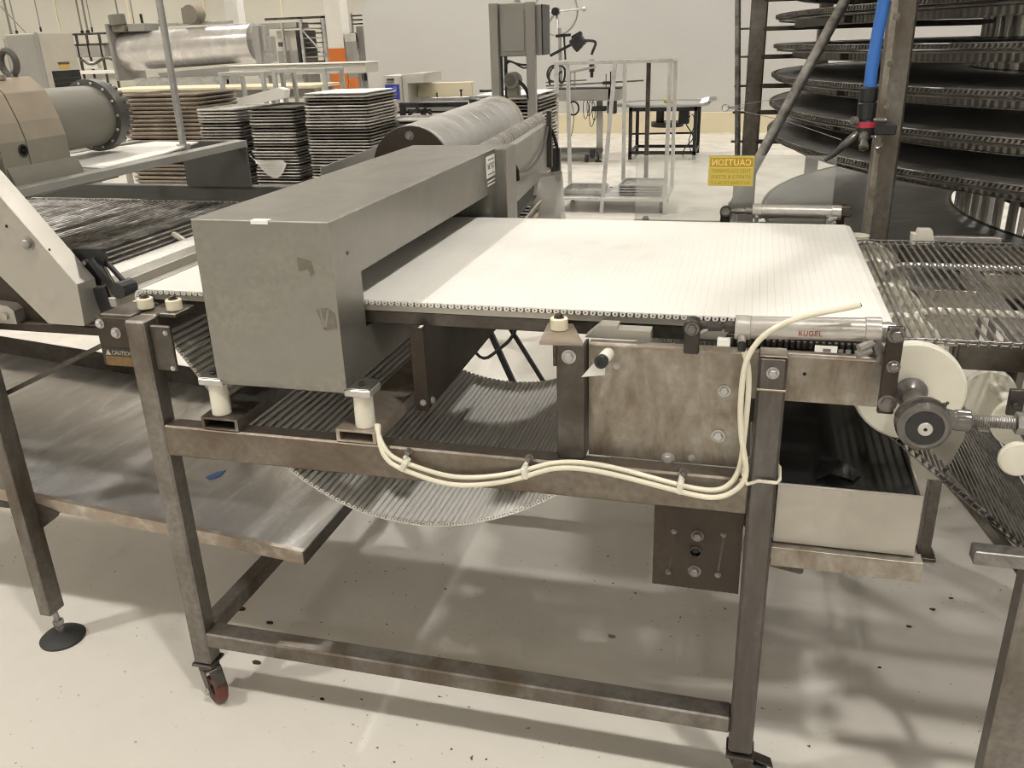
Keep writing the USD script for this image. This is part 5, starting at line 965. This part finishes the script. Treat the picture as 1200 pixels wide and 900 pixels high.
ln.part('body', MB().bx(-13.55, -12.85, 16.0, 16.3, 1.50, 1.72, .01), 'stand_grey'); ln.part('body', MB().bx(-13.6, -12.4, 16.1, 16.5, 1.05, 1.24, .01), 'sheet_beige2'); ln.part('cover', MB().bx(-13.4, -13.05, 15.95, 16.1, 1.28, 1.42, .03), 'white_paint')
ln.part('blue_motor', MB().bx(-12.68, -12.55, 15.95, 16.1, 1.66, 1.94, .02), 'navy_paint', 'dark blue motor'); ln.part('shelf_row', MB().bx(-13.55, -12.5, 15.9, 16.0, 1.18, 1.25, .004), 'white_paint')
ln.part('pipe_run', MB().tube(spline([(-13.4, 15.95, 1.46), (-13.1, 15.95, 1.38), (-12.9, 15.95, 1.46), (-12.6, 15.95, 1.40)], 20), .025, 6), 'dark_steel')
rk = Thing('rack', 'tall dark tray rack with diagonal brace left of the orange column', 'rack', (-8.2, 16.2, 0))
for x in (-8.45, -7.98): rk.part('post', MB().bx(x, x + .06, 16.0, 16.06, 0, 2.09, .004), 'galvanised'); rk.part('post', MB().bx(x, x + .06, 16.9, 16.96, 0, 2.09, .004), 'galvanised')
for k in range(9): rk.part('shelf', MB().bx(-8.42, -7.95, 16.05, 16.9, 1.28 + .085 * k, 1.30 + .085 * k, .002), 'table_grey' if k % 2 else 'dark_steel')
rk.part('brace', MB().bar((-8.38, 15.98, 1.86), (-7.95, 15.98, 1.38), .03, .02, Yv, .002), 'galvanised'); rk.part('top_rail', MB().bx(-9.15, -7.9, 16.0, 16.05, 2.05, 2.09, .003), 'dark_steel'); rk.part('back_sheet', MB().bx(-8.42, -7.95, 16.92, 16.94, 1.2, 2.05, .002), 'black_plastic')
bxs = Thing('oven_box', 'pale boxy machine left of the tall tray rack', 'machine', (-8.75, 16.3, 0))
bxs.part('body', MB().bx(-9.0, -8.52, 16.1, 16.8, 0, 1.86, .008), 'sheet_beige2'); bxs.part('lower_door', MB().bx(-9.0, -8.52, 16.07, 16.1, 1.0, 1.5, .004), 'stand_grey'); bxs.part('hood', MB().bx(-9.3, -8.5, 16.0, 16.5, 1.90, 2.0, .008), 'stand_grey')
bxs.part('pipe', MB().cy((-8.80, 16.0, 1.2), (-8.80, 16.0, 2.0), .03, n=10), 'galvanised'); bxs.part('valve', MB().bx(-8.92, -8.84, 15.98, 16.08, 1.58, 1.66, .01), 'dark_steel'); bxs.part('side_rack', MB().bx(-8.54, -8.47, 16.0, 16.08, 1.28, 1.86, .01), 'black_plastic')
fe = Thing('far_shelving', 'dark far shelving with pale bins right of the orange column', 'shelving', (-8.2, 18.2, 0))
for z in (2.14, 2.06, 1.98): fe.part('shelf', MB().bx(-8.46, -7.95, 18.0, 18.5, z - .02, z, .003), 'black_plastic')
fe.part('post', MB().bx(-8.46, -8.36, 18.0, 18.1, 0, 2.18, .004), 'dark_steel'); fe.part('post', MB().bx(-8.34, -8.27, 17.95, 18.05, 1.78, 2.18, .004), 'white_paint')
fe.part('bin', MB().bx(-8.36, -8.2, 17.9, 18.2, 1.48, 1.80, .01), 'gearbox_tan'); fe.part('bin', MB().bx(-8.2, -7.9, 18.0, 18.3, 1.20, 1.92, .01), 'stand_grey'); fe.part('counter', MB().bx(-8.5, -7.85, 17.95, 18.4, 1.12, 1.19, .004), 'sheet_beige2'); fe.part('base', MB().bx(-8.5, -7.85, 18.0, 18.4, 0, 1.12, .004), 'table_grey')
for x in (-8.30, -8.15, -8.05): fe.part('clutter', MB().cy((x, 17.93, .85), (x, 17.93, 1.02), .03, n=10), 'black_plastic')
solo('white_duct', 'bright white square duct coming down behind the tumble drum', 'duct', MB().bx(-8.10, -7.88, 13.0, 13.2, 1.93, ZC, .004), 'duct_white')
# hanging drops and wall strips far left
for i, (x, z0, r) in enumerate(((-18.80, 2.05, .03), (-18.62, 2.12, .018), (-17.86, 2.18, .014), (-16.62, 2.06, .022), (-16.45, 2.06, .026), (-15.5, 2.1, .012), (-14.7, 2.0, .02), (-14.3, 2.0, .014), (-13.6, 2.2, .014))):
    dp = Thing('cable_drop', ['thick hanging cable drop at the far left edge', 'hanging cable drop second from the far left edge', 'thin hanging cable with a black plug above the control cabinet', 'left cable drop of the pair between control cabinet and tumble drum', 'right cable drop of the pair between control cabinet and tumble drum', 'thin pale cable drop left of the drum motor', 'hanging cable drop above the drum motor', 'thin cable drop right of the drum motor', 'thin cable drop above the signal light'][i], 'cable', (x, 20 if i < 5 else 19, z0))
    y = 20 if i < 5 else 19
    dp.part('cable', MB().cy((x, y, z0), (x, y, ZC), r, n=8), 'drop_grey'); dp.part('plug', MB().cy((x, y, z0 - .06), (x, y, z0 + .05), r * 1.8, n=10), 'black_plastic')
solo('slack_cable', 'slanting slack cable in the far left corner', 'cable', MB().cy((-18.75, 19.8, 2.75), (-18.15, 19.8, 2.10), .015, n=6), 'drop_grey')
for i, x in enumerate((-30.5, -26.8, -23.5, -20.2, -17.0, -13.8)): struct('trim_%d' % (i + 1), MB().bx(x, x + .06, YF - .03, YF, 0, ZC, .002), 'curb_cream')

# dirt on the floor near the machines
for i, (x, y, r) in enumerate(((-1.245, 1.69, .018), (-1.42, 1.90, .022), (-.30, 2.02, .018), (-1.30, 1.86, .016), (.02, 1.42, .014), (-.62, 1.42, .012), (.60, 2.35, .014), (.52, 2.25, .012), (.66, 2.42, .010), (-1.0, 1.60, .01), (-.15, 1.78, .009), (.42, 2.05, .008))):
    lab = ['dark crumb of dirt behind the left castor', 'dark crumb cluster on the floor left of the conveyor leg', 'grey round crumb on the floor beside the drive box', 'small dirt crumb between the foot and the left leg', 'dirt flake on the floor in front of the right leg', 'dirt flake on the floor in front of the long floor rail', 'dirt crumb under the wire conveyor, farther one', 'dirt crumb under the wire conveyor, nearer one', 'tiny dirt crumb near the wire conveyor leg', 'tiny crumb behind the floor rail', 'tiny crumb on the floor left of the right leg', 'tiny crumb on the floor right of the catch tray'][i]
    rim = [(x + .75 * r * (.5 + .6 * rng.random()) * math.cos(a), y + .5 * r * (.5 + .6 * rng.random()) * math.sin(a)) for a in np.linspace(0, 2 * np.pi, 8, endpoint=False)]
    V = np.array([(u, v, z) for z in (0, r * .2) for u, v in rim])
    solo('dirt_crumb', lab, 'dirt', MB().add(trimesh.convex.convex_hull(V)), 'dirt' if i != 2 else 'gearbox_grey')
